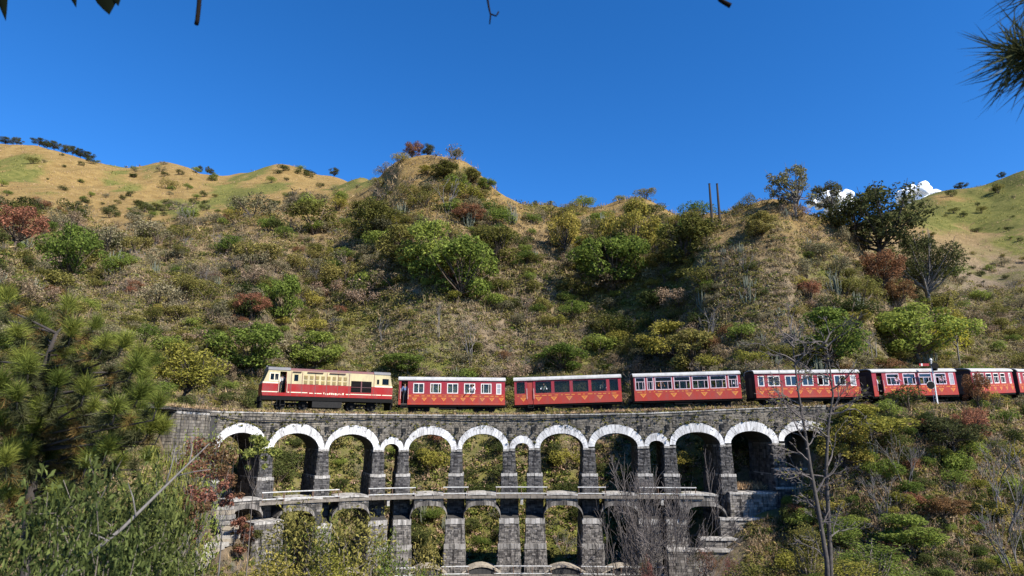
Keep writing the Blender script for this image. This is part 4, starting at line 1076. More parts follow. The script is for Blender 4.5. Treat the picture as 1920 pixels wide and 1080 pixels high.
def stand_joints(lean=0.0, arm=0.0):
    f = lean
    J = dict(pelvis=(0,0,.95), chest=(0,-f*.35,1.32), neck=(0,-f*.55,1.50), head=(0,-f*.7,1.61), crown=(0,-f*.72,1.70))
    for s, k in ((-1,'l'), (1,'r')):
        J['sh'+k] = (s*.19,-f*.42,1.42); J['el'+k] = (s*.27,-f*.5-arm*.22,1.16); J['wr'+k] = (s*.25,-f*.5-arm*.42,.98+arm*.22); J['hd'+k] = (s*.24,-f*.5-arm*.50,.90+arm*.28)
        J['hp'+k] = (s*.10,0,.88); J['kn'+k] = (s*.11,-.02,.49); J['an'+k] = (s*.11,.02,.09); J['to'+k] = (s*.12,-.15,.04)
    return J
SH = {k: plain('shirt_'+k, c, .8, 0, .15) for k, c in dict(white=(.72,.72,.74), pink=(.62,.36,.42), blue=(.10,.16,.30), grey=(.35,.34,.33), orange=(.5,.18,.05)).items()}
TRO = plain('dark_trousers', (.025,.028,.035), .8)
def person(vehicle, x, y, z, lean, arm, shirt, label, rz=0):
    me = person_mesh('person', stand_joints(lean, arm), SH[shirt], TRO)
    o = link('person', me); o.matrix_world = vehicle.matrix_world @ Matrix.Translation((x, y, z)) @ Matrix.Rotation(rz, 4, 'Z')
    nose = MB(); J = stand_joints(lean, arm); hx, hy, hz = J['head']
    nose.hexa([(hx-.015,hy-.12,hz-.03),(hx+.015,hy-.12,hz-.03),(hx+.02,hy-.08,hz-.03),(hx-.02,hy-.08,hz-.03),(hx-.008,hy-.10,hz+.02),(hx+.008,hy-.10,hz+.02),(hx+.01,hy-.08,hz+.02),(hx-.01,hy-.08,hz+.02)])
    nose.obj('nose', M_SKIN, o)
    tag(o, label, 'person'); return o
bpy.context.view_layer.update()
person(loco, X(1.14), -WL+.42, 1.10, .34, .5, 'white', 'engine driver in a white shirt leaning at the front cab window')
person(loco, X(1.62), -WL+.55, 1.16, .1, .2, 'grey', 'man in grey standing inside the open engine cab doorway')
hL = L1/2
person(c1, -hL+L1*.685, -W2+.30, .72, .75, .9, 'white', 'passenger in white leaning out of the first coach\'s fourth window')
person(c1, -hL+L1*.055, -W2+.30, .72, .1, .3, 'blue', 'passenger in blue standing in the first coach\'s open doorway')
person(c2, -2.1, -W2+.36, .72, .4, .8, 'white', 'passenger in white behind the picture window of the second coach')
person(c2, 3.1, -W2+.4, .72, .3, .6, 'grey', 'passenger in grey near the far end of the second coach')
person(c3, 4.25, -W2+.36, .72, .4, .7, 'white', 'passenger in white at the end window of the lilac framed coach')
person(c3, -2.2, -W2+.40, .72, .3, .6, 'orange', 'passenger in orange inside the lilac framed coach')
person(c5, -4.55+.38+.0, -W2+.28, .72, .1, .2, 'white', 'man in a white shirt and dark trousers standing in the crimson coach doorway')
person(c5, -1.95, -W2+.33, .72, .55, .8, 'pink', 'passenger in pink leaning from the first window past that doorway')
person(c5, 3.0, -W2+.33, .72, .5, .8, 'pink', 'passenger in pink at the window beyond the signal post')
person(c4, 1.9, -W2+.36, .72, .4, .8, 'grey', 'passenger in grey at a dark window behind the twin tree')

# ---- semaphore signal in front of the crimson coach
sg = empty('semaphore_signal'); b = track_pt(1727, -1.75, 0); gz = ground_at(1727, b.y).z
sg.location = (b.x, b.y, min(gz, b.z) - .2); tag(sg, 'white semaphore post with red arm and black disc standing beside the crimson coach', 'signal')
M_SW = paint('signal_white', (.68,.68,.66)); M_SRED = paint('signal_red', (.34,.02,.02))
hh = b.z - sg.location.z + 3.45
m_ = MB(); m_.tube([(0,0,0),(0,0,hh*.45),(0,0,hh)], [.07,.06,.05], 10); m_.obj('post', M_SW, sg)
m_ = MB(); m_.lathe([(.07,hh),(.09,hh+.03),(.05,hh+.08),(.11,hh+.17),(.12,hh+.25),(.07,hh+.34),(.01,hh+.38)], 14); m_.obj('finial', M_SW, sg)
m_ = MB(); m_.box(-1.15,-.28,-.11,-.09,hh-.32,hh-.10); m_.obj('arm', M_SRED, sg)
m_ = MB(); m_.box(-1.0,-.86,-.116,-.111,hh-.32,hh-.10); m_.obj('arm_band', M_SW, sg)
m_ = MB(); m_.box(-.28,.1,-.115,-.085,hh-.27,hh-.17); m_.lathe([(.30,-.03),(.30,.03)], 20, 'y', (.22,-.11,hh-.30)); m_.obj('spectacle_disc', M_BLK, sg)
m_ = MB(); m_.box(.05,.40,-.10,.14,hh-.72,hh-.48); m_.lathe([(.10,-.2),(.10,0)], 10, 'y', (.22,-.1,hh-.60)); m_.obj('lamp', M_BLK, sg)
m_ = MB(); m_.lathe([(.33,-.02),(.33,.02)], 22, 'y', (-.42,-.16,hh-2.0)); m_.obj('round_board', M_BLK, sg)
m_ = MB(); m_.lathe([(.36,-.012),(.36,.0)], 22, 'y', (-.42,-.13,hh-2.0)); m_.box(-.42,0,-.06,-.03,hh-2.02,hh-1.97); m_.obj('board_rim', M_SW, sg)
for s in (-1, 1):
    m_ = MB(); m_.tube([(s*.17,.12,.1),(s*.17,.12,hh-.7)], .02, 5); m_.obj('ladder_rail', M_SW, sg)
m_ = MB()
for k in range(int((hh-.9)/.3)): m_.tube([(-.17,.12,.3+k*.3),(.17,.12,.3+k*.3)], .014, 5)
tag(m_.obj('ladder_rungs', M_SW, sg), kind='stuff')
# ------------------------------------------------------------------ vegetation: leaf colours
M_BARK = plain('brown_bark', (0.115,0.085,0.062), .95, 0, .5, 8); M_GBARK = plain('grey_bark', (0.20,0.18,0.165), .95, 0, .5, 8)
M_TWIG = plain('dry_twig', (0.20,0.165,0.14), .95, 0, .4, 8); M_DBARK = plain('dark_bark', (0.055,0.045,0.04), .95, 0, .4, 8)
FOL = dict(
    olive=foliage('olive_leaf', (.040,.046,.012), (.150,.148,.038), .3, (.17,.14,.055), .15),
    green=foliage('green_leaf', (.045,.075,.014), (.125,.175,.030), .35),
    dark=foliage('dark_leaf', (.018,.028,.010), (.050,.066,.020), .2),
    yellow=foliage('yellow_green_leaf', (.085,.095,.014), (.195,.185,.032), .3, objvar=.2),
    bright=foliage('bright_yellow_leaf', (.30,.28,.012), (.46,.42,.02), .4, objvar=.1),
    rust=foliage('rust_leaf', (.070,.036,.020), (.165,.085,.045), .25, objvar=.25),
    red=foliage('red_leaf', (.12,.034,.024), (.27,.075,.045), .3, (.16,.11,.04), .4, objvar=.2),
    dry=foliage('dry_leaf', (.075,.058,.043), (.215,.170,.125), .2, objvar=.3),
    sage=foliage('grey_green_leaf', (.055,.058,.036), (.160,.155,.100), .2, objvar=.3),
    gum=foliage('dull_gum_leaf', (.050,.058,.026), (.110,.115,.055), .25),
    near=foliage('near_leaf', (.045,.075,.018), (.150,.190,.050), .35, objvar=.15),
    straw=foliage('straw_blade', (.11,.085,.055), (.27,.212,.130), .25, objvar=.1),
    blade=foliage('green_blade', (.085,.100,.025), (.190,.190,.055), .3, objvar=.1))
def lobes_mesh(name, nl, n, leaf, mat, seed, shape=(.55,.5,.42), base=.38, wild=.65, stems=5, stemmat=None, aspect=.5, top=1.0, hollow=.55):
    """unit-high shrub: leaves clothe several lobes, with stems inside; gaps stay open between lobes"""
    g = np.random.default_rng(seed)
    C_ = []; 
    for k in range(nl):
        a = g.uniform(0, 2*np.pi); r = math.sqrt(g.uniform(0, 1)) * .62
        zz = base + (top-base-.22)*g.uniform(.1, 1)*(1-.45*r)
        C_.append((r*math.cos(a)*shape[0]*1.25, r*math.sin(a)*shape[1]*1.25, zz))
    C_ = np.array(C_); rad = g.uniform(.09, .27, nl)
    which = g.choice(nl, n, p=rad**2/np.sum(rad**2)); d = nrm(g.normal(size=(n, 3)) + np.array([0, 0, .25]))
    rr = rad[which][:, None] * g.uniform(hollow, 1.08, (n, 1))**.6
    c = C_[which] + d*rr*np.array([1, 1, .85]); c[:, 2] = np.maximum(c[:, 2], .02)
    V, Q = leaf_quads(c, d*.8 + np.array([0, 0, .5]), leaf*g.uniform(.6, 1.25, n), aspect, wild, g)
    m = MB()
    for k in range(min(stems, nl)):
        p = C_[k]; m.tube([(0, 0, -.12), (p[0]*.35, p[1]*.35, p[2]*.5), (p[0], p[1], p[2]+.1)], [.022, .016, .006], 4)
    nv = len(V); V = np.concatenate([V, np.array(m.v)]) if m.v else V
    Q2 = np.array([f for f in m.f if len(f) == 4]).reshape(-1, 4) + nv if m.v else np.zeros((0, 4), int)
    mi = np.concatenate([np.zeros(len(Q)), np.ones(len(Q2))])
    return np_mesh(name, V, np.concatenate([Q, Q2]), None, [mat, stemmat or M_BARK], mi)
def branchwork(seed, depth, spread, n0=3, up=.35, length=.36, shrink=.72, r0=.02, rs=.62, kids=(2, 3), wob=.12, start=None, k=4, minr=.0025):
    """recursive bare branches: returns list of (points, radii, level)"""
    g = random.Random(seed); out = []
    def grow(p, d, L_, r, lv):
        pts = [p]; rads = [r]; q = p.copy(); dd = d.copy(); ns = 4
        for s in range(ns):
            dd = (dd + Vector((g.gauss(0, wob), g.gauss(0, wob), g.gauss(0, wob)*.7 + up*.06))).normalized()
            q = q + dd*L_/ns; pts.append(q.copy()); rads.append(max(minr, r*(1-.38*(s+1)/ns)))
        out.append((pts, rads, lv))
        if lv >= depth: return
        for c in range(g.randint(*kids)):
            t = g.uniform(.45, 1.0) if c else 1.0; i = min(ns, max(1, round(t*ns)))
            a = Vector((g.gauss(0, 1), g.gauss(0, 1), g.gauss(0, .6))); a = (a - dd*a.dot(dd)).normalized()
            nd = (dd*math.cos(spread) + a*math.sin(spread)*g.uniform(.7, 1.25) + Vector((0, 0, up*.35))).normalized()
            grow(pts[i].copy(), nd, L_*shrink*g.uniform(.75, 1.15), rads[i]*rs*1.12 if c else rads[i]*.9, lv+1)
    for s in range(n0):
        a = 2*math.pi*(s + g.uniform(-.3, .3))/n0; d = Vector((math.cos(a)*.45, math.sin(a)*.45, 1)).normalized() if n0 > 1 else Vector((g.gauss(0, .08), g.gauss(0, .08), 1)).normalized()
        grow(Vector((math.cos(a)*.03*(n0 > 1), math.sin(a)*.03*(n0 > 1), -.05)), d, length*g.uniform(.85, 1.15), r0*g.uniform(.75, 1.1), 0)
    return out
def branch_mesh(name, br, mat, k0=6, lo=0, hi=99, zs=1.0):
    m = MB()
    for pts, rads, lv in br:
        if lo <= lv <= hi: m.tube(pts, rads, max(3, k0-lv), cap=False)
    return m.mesh(name, [mat], True)
def ends(br, lv):
    return np.array([tuple(p) for pts, r, l in br if l >= lv for p in pts[2:]])
def cactus_mesh(name, seed, mat):
    g = random.Random(seed); m = MB()
    for k in range(g.randint(16, 26)):
        a = g.uniform(0, 6.28); r = g.uniform(.02, .30); hgt = g.uniform(.45, 1.0)*(1 - .8*r); x, y = r*math.cos(a), r*math.sin(a)
        b0 = (x*.3, y*.3, -.08); b1 = (x*1.2, y*1.2, hgt*.3); b2 = (x*1.5, y*1.5, hgt)
        m.tube([b0, b1, ((b1[0]+b2[0])/2*1.03, (b1[1]+b2[1])/2*1.03, hgt*.7), b2], [.022, .028, .026, .012], 5)
    return m.mesh(name, [mat])
def agave_mesh(name, seed, mat):
    g = random.Random(seed); m = MB()
    for k in range(26):
        a = g.uniform(0, 6.28); e = g.uniform(.25, 1.35); L_ = g.uniform(.7, 1.0); d = Vector((math.cos(a)*math.cos(e), math.sin(a)*math.cos(e), math.sin(e))); s = Vector((-math.sin(a), math.cos(a), 0))
        p = [d*.02-s*.05, d*.02+s*.05, d*L_*.5+s*.075-Vector((0,0,.03)), d*L_-Vector((0,0,.10)), d*L_*.5-s*.075-Vector((0,0,.03)), d*L_*.45+Vector((0,0,-.07))]
        m.add(p, [(0,1,2,5), (0,5,4), (5,2,3), (5,3,4)])
    return m.mesh(name, [mat])
M_CACT = plain('cactus_skin', (.17,.18,.12), .8, 0, .35, 9); M_AGAV = plain('agave_skin', (.20,.24,.19), .7, 0, .25, 9)
def twiggy(name, seed, mat, leafmat=None, nleaf=0):
    br = branchwork(seed, 3, .55, n0=6, up=.3, length=.36, shrink=.7, r0=.011, kids=(2, 3), wob=.16, minr=.0035)
    m = MB()
    for pts, rads, lv in br: m.tube(pts, rads, 3, cap=False)
    V = np.array(m.v); Q = np.array(m.f); mi = np.zeros(len(Q))
    if nleaf:
        g = np.random.default_rng(seed); e = ends(br, 2); c = e[g.choice(len(e), nleaf)] + g.normal(size=(nleaf, 3))*.03
        LV, LQ = leaf_quads(c, g.normal(size=(nleaf, 3)) + [0, 0, .6], .030*g.uniform(.6, 1.3, nleaf), .5, .9, g)
        Q = np.concatenate([Q, LQ + len(V)]); V = np.concatenate([V, LV]); mi = np.concatenate([mi, np.ones(nleaf)])
    return np_mesh(name, V, Q, None, [mat, leafmat or mat], mi)
SHR = {}
SHR['olive'] = [lobes_mesh('olive_shrub', 13, 1844, 0.030, FOL['olive'], s) for s in range(1, 6)] + [lobes_mesh('olive_shrub', 20, 2082, 0.027, FOL['olive'], s, (.8,.7,.4), .25) for s in range(6, 9)]
SHR['green'] = [lobes_mesh('green_shrub', 15, 2082, 0.029, FOL['green'], s) for s in range(11, 15)] + [lobes_mesh('green_shrub', 13, 1666, 0.033, FOL['green'], s, (.42,.42,.5), .4) for s in range(15, 17)]
SHR['dark'] = [lobes_mesh('dark_shrub', 15, 2142, 0.029, FOL['dark'], s, (.62,.55,.4), .3) for s in range(21, 25)]
SHR['yellow'] = [lobes_mesh('yellow_green_shrub', 15, 1844, 0.030, FOL['yellow'], s) for s in range(31, 35)]
SHR['rust'] = [lobes_mesh('rust_shrub', 15, 1666, 0.029, FOL['rust'], s, hollow=.3) for s in range(41, 44)]
SHR['sage'] = [lobes_mesh('grey_green_shrub', 15, 1666, 0.029, FOL['sage'], s, (.7,.6,.4), .28, hollow=.3) for s in range(51, 55)]
SHR['dry'] = [twiggy('dry_shrub', s, M_TWIG, FOL['dry'], 200) for s in range(61, 66)] + [lobes_mesh('dry_shrub', 13, 1547, 0.026, FOL['dry'], s, (.75,.65,.35), .22, hollow=.2) for s in range(65, 68)]
SHR['bare'] = [twiggy('bare_shrub', s, M_GBARK) for s in range(71, 75)]
SHR['cactus'] = [cactus_mesh('cactus_clump', s, M_CACT) for s in range(81, 86)]
SHR['agave'] = [agave_mesh('agave', s, M_AGAV) for s in range(91, 93)]
NAME = dict(olive='olive_shrub', green='green_shrub', dark='dark_shrub', yellow='yellow_green_shrub', rust='rust_shrub', sage='grey_green_shrub', dry='dry_shrub', bare='bare_shrub', cactus='cactus_clump', agave='agave')
LOOK = dict(olive='olive green leafy shrub', green='fresh green leafy shrub', dark='dark evergreen shrub', yellow='yellow green autumn shrub', rust='rust brown shrub', sage='dull grey green shrub',
            dry='dry brown twiggy shrub', bare='leafless grey shrub', cactus='upright grey green cactus clump', agave='spiky blue green agave')
CATS = dict(cactus='cactus', agave='agave')
def place_name(px, py, y):
    who = ('engine' if px < 735 else 'first coach' if px < 955 else 'second coach' if px < 1175 else 'third coach' if px < 1400 else 'fourth coach' if px < 1615 else 'signal post' if px < 1800 else 'last coaches')
    if py > 772 and 385 < px < 1470 and y > Dw(px):
        return ('deep ' if py > 930 else '') + 'behind the viaduct arches under the ' + who
    if py > 772:
        if px > 1470: return ('low on the bank below the ' if py > 990 else 'on the bank well below the ' if py > 900 else 'on the bank close below the ' if py > 835 else 'at the track edge beneath the ') + who
        return 'on the low bank beside the stone steps'
    if px < 430: who = 'young pine' if px < 230 else 'empty track'
    if y > 165: return 'far back on the golden hills beyond the ' + who
    return ('just above the ' if py > 680 else 'a little way above the ' if py > 610 else 'on mid slope above the ' if py > 540 else 'on the upper slope above the ' if py > 460 else 'near the hilltop above the ') + who
CNT = {}
def put(kind, p, h, w=None, label=None, group=None, rz=None):
    me = SHR[kind][CNT.get(kind, 0) % len(SHR[kind])] if rz is None else SHR[kind][0]
    CNT[kind] = CNT.get(kind, 0) + 1
    o = link(NAME[kind], me); o.location = p; w = w or h
    o.scale = (w*R.uniform(.9, 1.1), w*R.uniform(.9, 1.1), h); o.rotation_euler = (R.uniform(-.08, .08), R.uniform(-.08, .08), R.uniform(0, 6.28))
    tag(o, label, CATS.get(kind, 'shrub'), group); return o
# density of scrub over the picture: share of kinds by region
def kinds_for(px, py, y):
    if y > 165: return dict(olive=3, dark=2, sage=1.5, green=1)
    k = dict(olive=5.0, green=1.9, sage=3.0, dry=3.6, bare=1.6, yellow=.8, dark=1.2, rust=.35, cactus=.5)
    if 1250 < px < 1620 and py < 680: k.update(cactus=3.6, dry=3.5, olive=3, green=.7, dark=1.2, yellow=.5)
    if px < 420: k.update(sage=4.0, dark=1.2, cactus=.4)
    if 560 < px < 1080 and py > 560: k.update(dry=5, sage=3, green=1.2, bare=2.0)
    if 830 < px < 1330 and py < 600: k.update(green=4.5, yellow=2.2, olive=6)
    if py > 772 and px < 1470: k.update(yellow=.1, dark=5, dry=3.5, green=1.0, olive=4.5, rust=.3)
    if py > 772 and px > 1470: k.update(dark=3.0, dry=2.6, bare=1.6, olive=5, green=2.0, rust=.7, cactus=.2)
    return k
def clumpy(P): return fbm(np.array([P.x/11.0]), np.array([P.y/11.0]), 77, 2)[0]
LIMIT = 290; placed = []
def scatter(n, box, sizes, keep, ymin=40.0, amount=1.0):
    for _ in range(n):
        px, py = R.uniform(box[0], box[2]), R.uniform(box[1], box[3])
        y = first_hit(px, py, ymin)
        if y is None or y > 420: continue
        if abs(y - Dt(px)) < 3.2 and 250 < px < 2000: continue
        if px > 385 and px < 1565 and Dw(px)-1.9 < y < Dw(px)+6.0: continue
        P = ground_at(px, y)
        if not keep(px, py, y, P) or min(abs(P.x-a)+abs(P.y-b) for a, b in STEP_AT) < 1.6: continue
        ks = kinds_for(px, py, y); kind = R.choices(list(ks), list(ks.values()))[0]
        if CNT.get(kind, 0) >= LIMIT: continue
        s = R.uniform(*sizes)*y/1200.0; big = ''
        if R.random() < .12: s *= 1.4
        if y > 165: s *= .38
        if kind == 'cactus' and y > 128: continue
        r_ = s*1200/y; big = 'small ' if y < 165 and r_ < sizes[0]*.7+sizes[1]*.3 else 'big ' if r_ > sizes[1] else ''
        if kind == 'cactus': s *= .95
        if kind == 'rust': s *= .8
        q = place_name(px, py, y)
        put(kind, P - Vector((0, 0, .08*s)), s, s*R.uniform(1.0, 1.5) if kind not in ('cactus', 'bare') else s*.9, big + LOOK[kind] + ' ' + q, big + LOOK[kind] + 's ' + q)
BARE = [(830,640,150,60,.65),(1470,470,110,60,.5),(1480,620,70,90,.5),(960,560,60,40,.4),(1380,640,50,50,.5),(230,330,160,45,.8),(560,330,120,40,.7),(800,350,70,40,.5),(640,380,80,40,.4)]
THICK = [(830,480,130,90,.6),(1150,500,150,90,.6),(520,640,110,80,.5),(1000,620,110,60,.3),(1230,640,110,70,.6),(1640,640,150,70,.5),(120,480,140,100,.4),(340,600,120,120,.4)]
def zone(px, py):
    b = max(w*math.exp(-((px-cx)/rx)**2 - ((py-cy)/ry)**2) for cx, cy, rx, ry, w in BARE)
    t = max(w*math.exp(-((px-cx)/rx)**2 - ((py-cy)/ry)**2) for cx, cy, rx, ry, w in THICK)
    return t - b
def keep_hill(px, py, y, P):
    c = clumpy(P)
    if y > 165: return R.random() < (.16 if py < 375 and px < 720 else .3 if px > 1700 else .75)
    return R.random() < .62 + 1.7*c + zone(px, py)
scatter(1050, (-60, 290, 1990, 775), (26, 52), keep_hill)
scatter(1700, (-60, 290, 1990, 775), (14, 32), keep_hill)
scatter(420, (-60, 300, 760, 440), (20, 46), lambda px, py, y, P: y > 150 and R.random() < (.25 if py < 365 else .8))
scatter(360, (395, 805, 1465, 1075), (18, 44), lambda px, py, y, P: y > Dw(px)+5, 58.0)
scatter(620, (1470, 770, 1990, 1110), (18, 46), lambda px, py, y, P: R.random() < .8)
scatter(80, (330, 940, 470, 1110), (12, 26), lambda px, py, y, P: y < 50, 34.0)
# ------------------------------------------------------------------ undergrowth and grass nobody could count
_rows = np.arange(270, 1130, 2.0)
def hit_table(ymin):
    s = np.searchsorted(YG, ymin); rm = np.minimum.accumulate(TROW[:, s:], axis=1)
    out = np.full((len(PXG), len(_rows)), -1, int)
    for i in range(len(PXG)):
        k = np.searchsorted(-rm[i], -_rows); out[i] = np.where(k < rm.shape[1], k + s, -1)
    return out
HT40, HT58, HT9 = hit_table(33.0), hit_table(58.0), hit_table(9.0)
def screen_points(n, box, table, rng=NR):
    px = rng.uniform(box[0], box[2], n); py = rng.uniform(box[1], box[3], n)
    i = np.clip(np.round((px-PXG[0])/7).astype(int), 0, len(PXG)-1); j = np.clip(((py-_rows[0])/2).astype(int), 0, len(_rows)-1)
    k = table[i, j]; ok = k >= 0
    px, py, k = px[ok], py[ok], k[ok]; y = YG[k]*(1 + rng.uniform(-.006, .006, len(k)))
    dt = np.interp(px, PXG, DTG); wall = np.interp(px, _DW[0], _DW[1])
    ok = ~((np.abs(y-dt) < 2.0) & (px > 250) & (px < 2000)) & ~((px > 385) & (px < 1565) & (y > wall-1.7) & (y < wall+5.5)) & (y < 430)
    px, py, y = px[ok], py[ok], y[ok]; P = terr(px, y)
    dm = np.min([np.hypot(P[:, 0]-a, P[:, 1]-b) for a, b in STEP_AT], 0); ok = dm > 1.0
    return px[ok], py[ok], y[ok], P[ok]
def tufts(name, mat, P, y, blades, hpx, wpx, rng=NR, lean=.55, spread=5.0, label=None):
    """grass tufts: thin upright blades, sized so that they stay a few pixels high"""
    n = len(P)
    if n == 0: return
    P = np.repeat(P, blades, 0); yy = np.repeat(y, blades); m = len(P)
    h = (hpx/1200*yy*rng.uniform(.5, 1.3, m))[:, None]; w = (wpx/1200*yy*rng.uniform(.6, 1.3, m))[:, None]
    base = P + rng.normal(size=(m, 3))*np.array([1, 1, 0])*(spread/1200*yy)[:, None]
    base[:, 2] -= .25*h[:, 0]
    d = nrm(rng.normal(size=(m, 3))*lean + np.array([0, 0, 1])); s = nrm(np.cross(d, rng.normal(size=(m, 3))))
    tip = base + d*h*1.25 + rng.normal(size=(m, 3))*np.array([1, 1, 0])*h*.15
    V = np.stack([base - s*w, base + s*w, tip], 1).reshape(-1, 3)
    o = link(name, np_mesh(name, V, None, np.arange(3*m).reshape(m, 3), [mat])); tag(o, label, None, None, 'stuff'); return o
def clumps(name, mat, P, y, leaves, rpx, lpx, rng=NR, label=None):
    n = len(P)
    if n == 0: return
    rad = rpx/1200*y*rng.uniform(.5, 1.3, n); C = np.repeat(P, leaves, 0); rr = np.repeat(rad, leaves)[:, None]; m = len(C)
    d = nrm(rng.normal(size=(m, 3))); d[:, 2] = np.abs(d[:, 2])
    c = C + d*rr*rng.uniform(.45, 1.05, (m, 1))*np.array([1.15, 1.15, .8])
    V, Q = leaf_quads(c, d + np.array([0, 0, .5]), lpx/1200*np.repeat(y, leaves)*rng.uniform(.6, 1.3, m), .5, .9, rng)
    o = link(name, np_mesh(name, V, Q, None, [mat])); tag(o, label, None, None, 'stuff'); return o
px, py, y, P = screen_points(46000, (-60, 290, 1990, 775), HT40)
g_, l_ = cover(px, py, P); cl = fbm(P[:, 0]/7., P[:, 1]/7., 91, 3); u = NR.uniform(size=len(px))
near = (y < 165)
top = np.clip((py - 330)/150, .03, 1)
zb = np.max([w*np.exp(-((px-cx)/rx)**2 - ((py-cy)/ry)**2) for cx, cy, rx, ry, w in BARE], 0)
a = near & (u < .30*top*(1 + 3*cl)*(1 - zb)); clumps('olive_undergrowth', FOL['olive'], P[a], y[a], 39, 11, 1.8)
a = near & (u > .30) & (u < .30 + .22*top*(1 - 2*cl)); clumps('dry_undergrowth', FOL['dry'], P[a], y[a], 36, 9, 1.6)
a = near & (u > .56) & (u < .56 + .13*top*(1 + 2*cl)); clumps('grey_undergrowth', FOL['sage'], P[a], y[a], 27, 8, 1.8)
a = near & (u > .74) & (u < .74 + .06*top*(1 + 3*cl)); clumps('green_undergrowth', FOL['green'], P[a], y[a], 28, 8, 2.0)
a = near & (u > .82) & (u < .82 + .03*top); clumps('dark_undergrowth', FOL['dark'], P[a], y[a], 28, 9, 2.0)
a = near & (u > .86) & (g_ < .55); tufts('dry_grass', FOL['straw'], P[a], y[a], 14, 9, .8)
px, py, y, P = screen_points(14000, (-60, 270, 1990, 520), HT40); g_, l_ = cover(px, py, P); u = NR.uniform(size=len(px)); near = y > 110
a = near & (g_ < .5) & (u < .45); tufts('golden_grass', FOL['straw'], P[a], y[a], 5, 3.2, .6, spread=4)
a = near & (g_ > .5) & (u < .7); tufts('green_grass', FOL['blade'], P[a], y[a], 6, 3.2, .7, spread=4)
# slope seen through the arches
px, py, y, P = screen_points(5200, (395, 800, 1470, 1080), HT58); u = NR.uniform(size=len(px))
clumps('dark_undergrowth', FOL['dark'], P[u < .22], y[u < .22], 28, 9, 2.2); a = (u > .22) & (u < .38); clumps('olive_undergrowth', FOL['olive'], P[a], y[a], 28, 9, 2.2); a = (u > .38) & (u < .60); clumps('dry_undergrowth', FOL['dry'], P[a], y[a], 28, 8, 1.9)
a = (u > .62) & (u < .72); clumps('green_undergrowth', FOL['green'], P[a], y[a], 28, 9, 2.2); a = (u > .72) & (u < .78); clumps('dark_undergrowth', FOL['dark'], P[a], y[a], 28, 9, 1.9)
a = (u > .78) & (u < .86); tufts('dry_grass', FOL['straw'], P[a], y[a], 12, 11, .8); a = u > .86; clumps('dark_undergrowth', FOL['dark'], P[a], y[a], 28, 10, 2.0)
# bank below the track on the east side, and the slope on the west
px, py, y, P = screen_points(9000, (1400, 752, 1990, 1125), HT40); u = NR.uniform(size=len(px)); cl = fbm(P[:, 0]/4., P[:, 1]/4., 97, 3)
a = u < .24 + .8*cl; clumps('olive_undergrowth', FOL['olive'], P[a], y[a], 32, 9, 2.3); a = (u > .32) & (u < .52); clumps('dry_undergrowth', FOL['dry'], P[a], y[a], 32, 9, 2.0)
a = (u > .52) & (u < .64); clumps('dark_undergrowth', FOL['dark'], P[a], y[a], 32, 10, 2.3); a = (u > .64) & (u < .72); clumps('green_undergrowth', FOL['green'], P[a], y[a], 32, 9, 2.3)
a = (u > .72); tufts('dry_grass', FOL['straw'], P[a], y[a], 12, 11, .8)
px, py, y, P = screen_points(6500, (-60, 440, 460, 1125), HT9); k = y < 66; px, py, y, P = px[k], py[k], y[k], P[k]; u = NR.uniform(size=len(px))
a = u < .35; clumps('olive_undergrowth', FOL['olive'], P[a], y[a], 28, 9, 2.2); a = (u > .35) & (u < .5); clumps('grey_undergrowth', FOL['sage'], P[a], y[a], 28, 9, 2.2)
a = (u > .5) & (u < .62); clumps('green_undergrowth', FOL['green'], P[a], y[a], 28, 9, 2.2); a = u > .62; tufts('dry_grass', FOL['straw'], P[a], y[a], 12, 11, .8)
# low weeds along the parapet and at the coach wheels
wp = np.array([wall_pt(c, .5 + R.random()*.35, ztop(c)) for c in [R.uniform(400, 1545) for _ in range(900)] if fbm(np.array([c/30.]), np.array([.5]), 5, 2)[0] > -.02])
clumps('parapet_weeds', FOL['olive'], wp, np.full(len(wp), 55.0), 10, 5, 2.4)
wp = np.array([tuple(track_pt(c, R.uniform(-2.2, -1.3) if R.random() < .75 else R.uniform(1.5, 2.6), -.2)) for c in [R.uniform(250, 2000) for _ in range(1500)]])
tufts('trackside_grass', FOL['straw'], wp, np.full(len(wp), 56.0), 6, 4.5, .7); wp = wp[::4]; clumps('trackside_weeds', FOL['olive'], wp, np.full(len(wp), 56.0), 10, 4.5, 2.2)
ww = []
for _ in range(420):
    c = R.uniform(395, 1540); r_ = R.random()
    if r_ < .45: z_ = ztop(c) - R.uniform(.1, 1.1); d_ = -.08
    elif r_ < .75: z_ = yz(c, extrados_row(c)) + R.uniform(-.05, .25); d_ = -.10
    else: z_ = zGAL + R.uniform(0, .08); d_ = R.uniform(-1.3, -.2)
    if r_ >= .75 and not 480 < c < 1300: continue
    ww.append(tuple(wall_pt(c, d_, z_)))
ww = np.array(ww); clumps('wall_weeds', FOL['olive'], ww, np.full(len(ww), 55.0), 12, 3.2, 1.6)
wp = np.array([tuple(wall_pt(c, R.uniform(1.0, 3.4), zat(917)+.1)) for c in [R.uniform(1376, 1446) for _ in range(160)]])
tufts('ledge_grass', FOL['straw'], wp, np.full(len(wp), 55.0), 10, 10, .9)

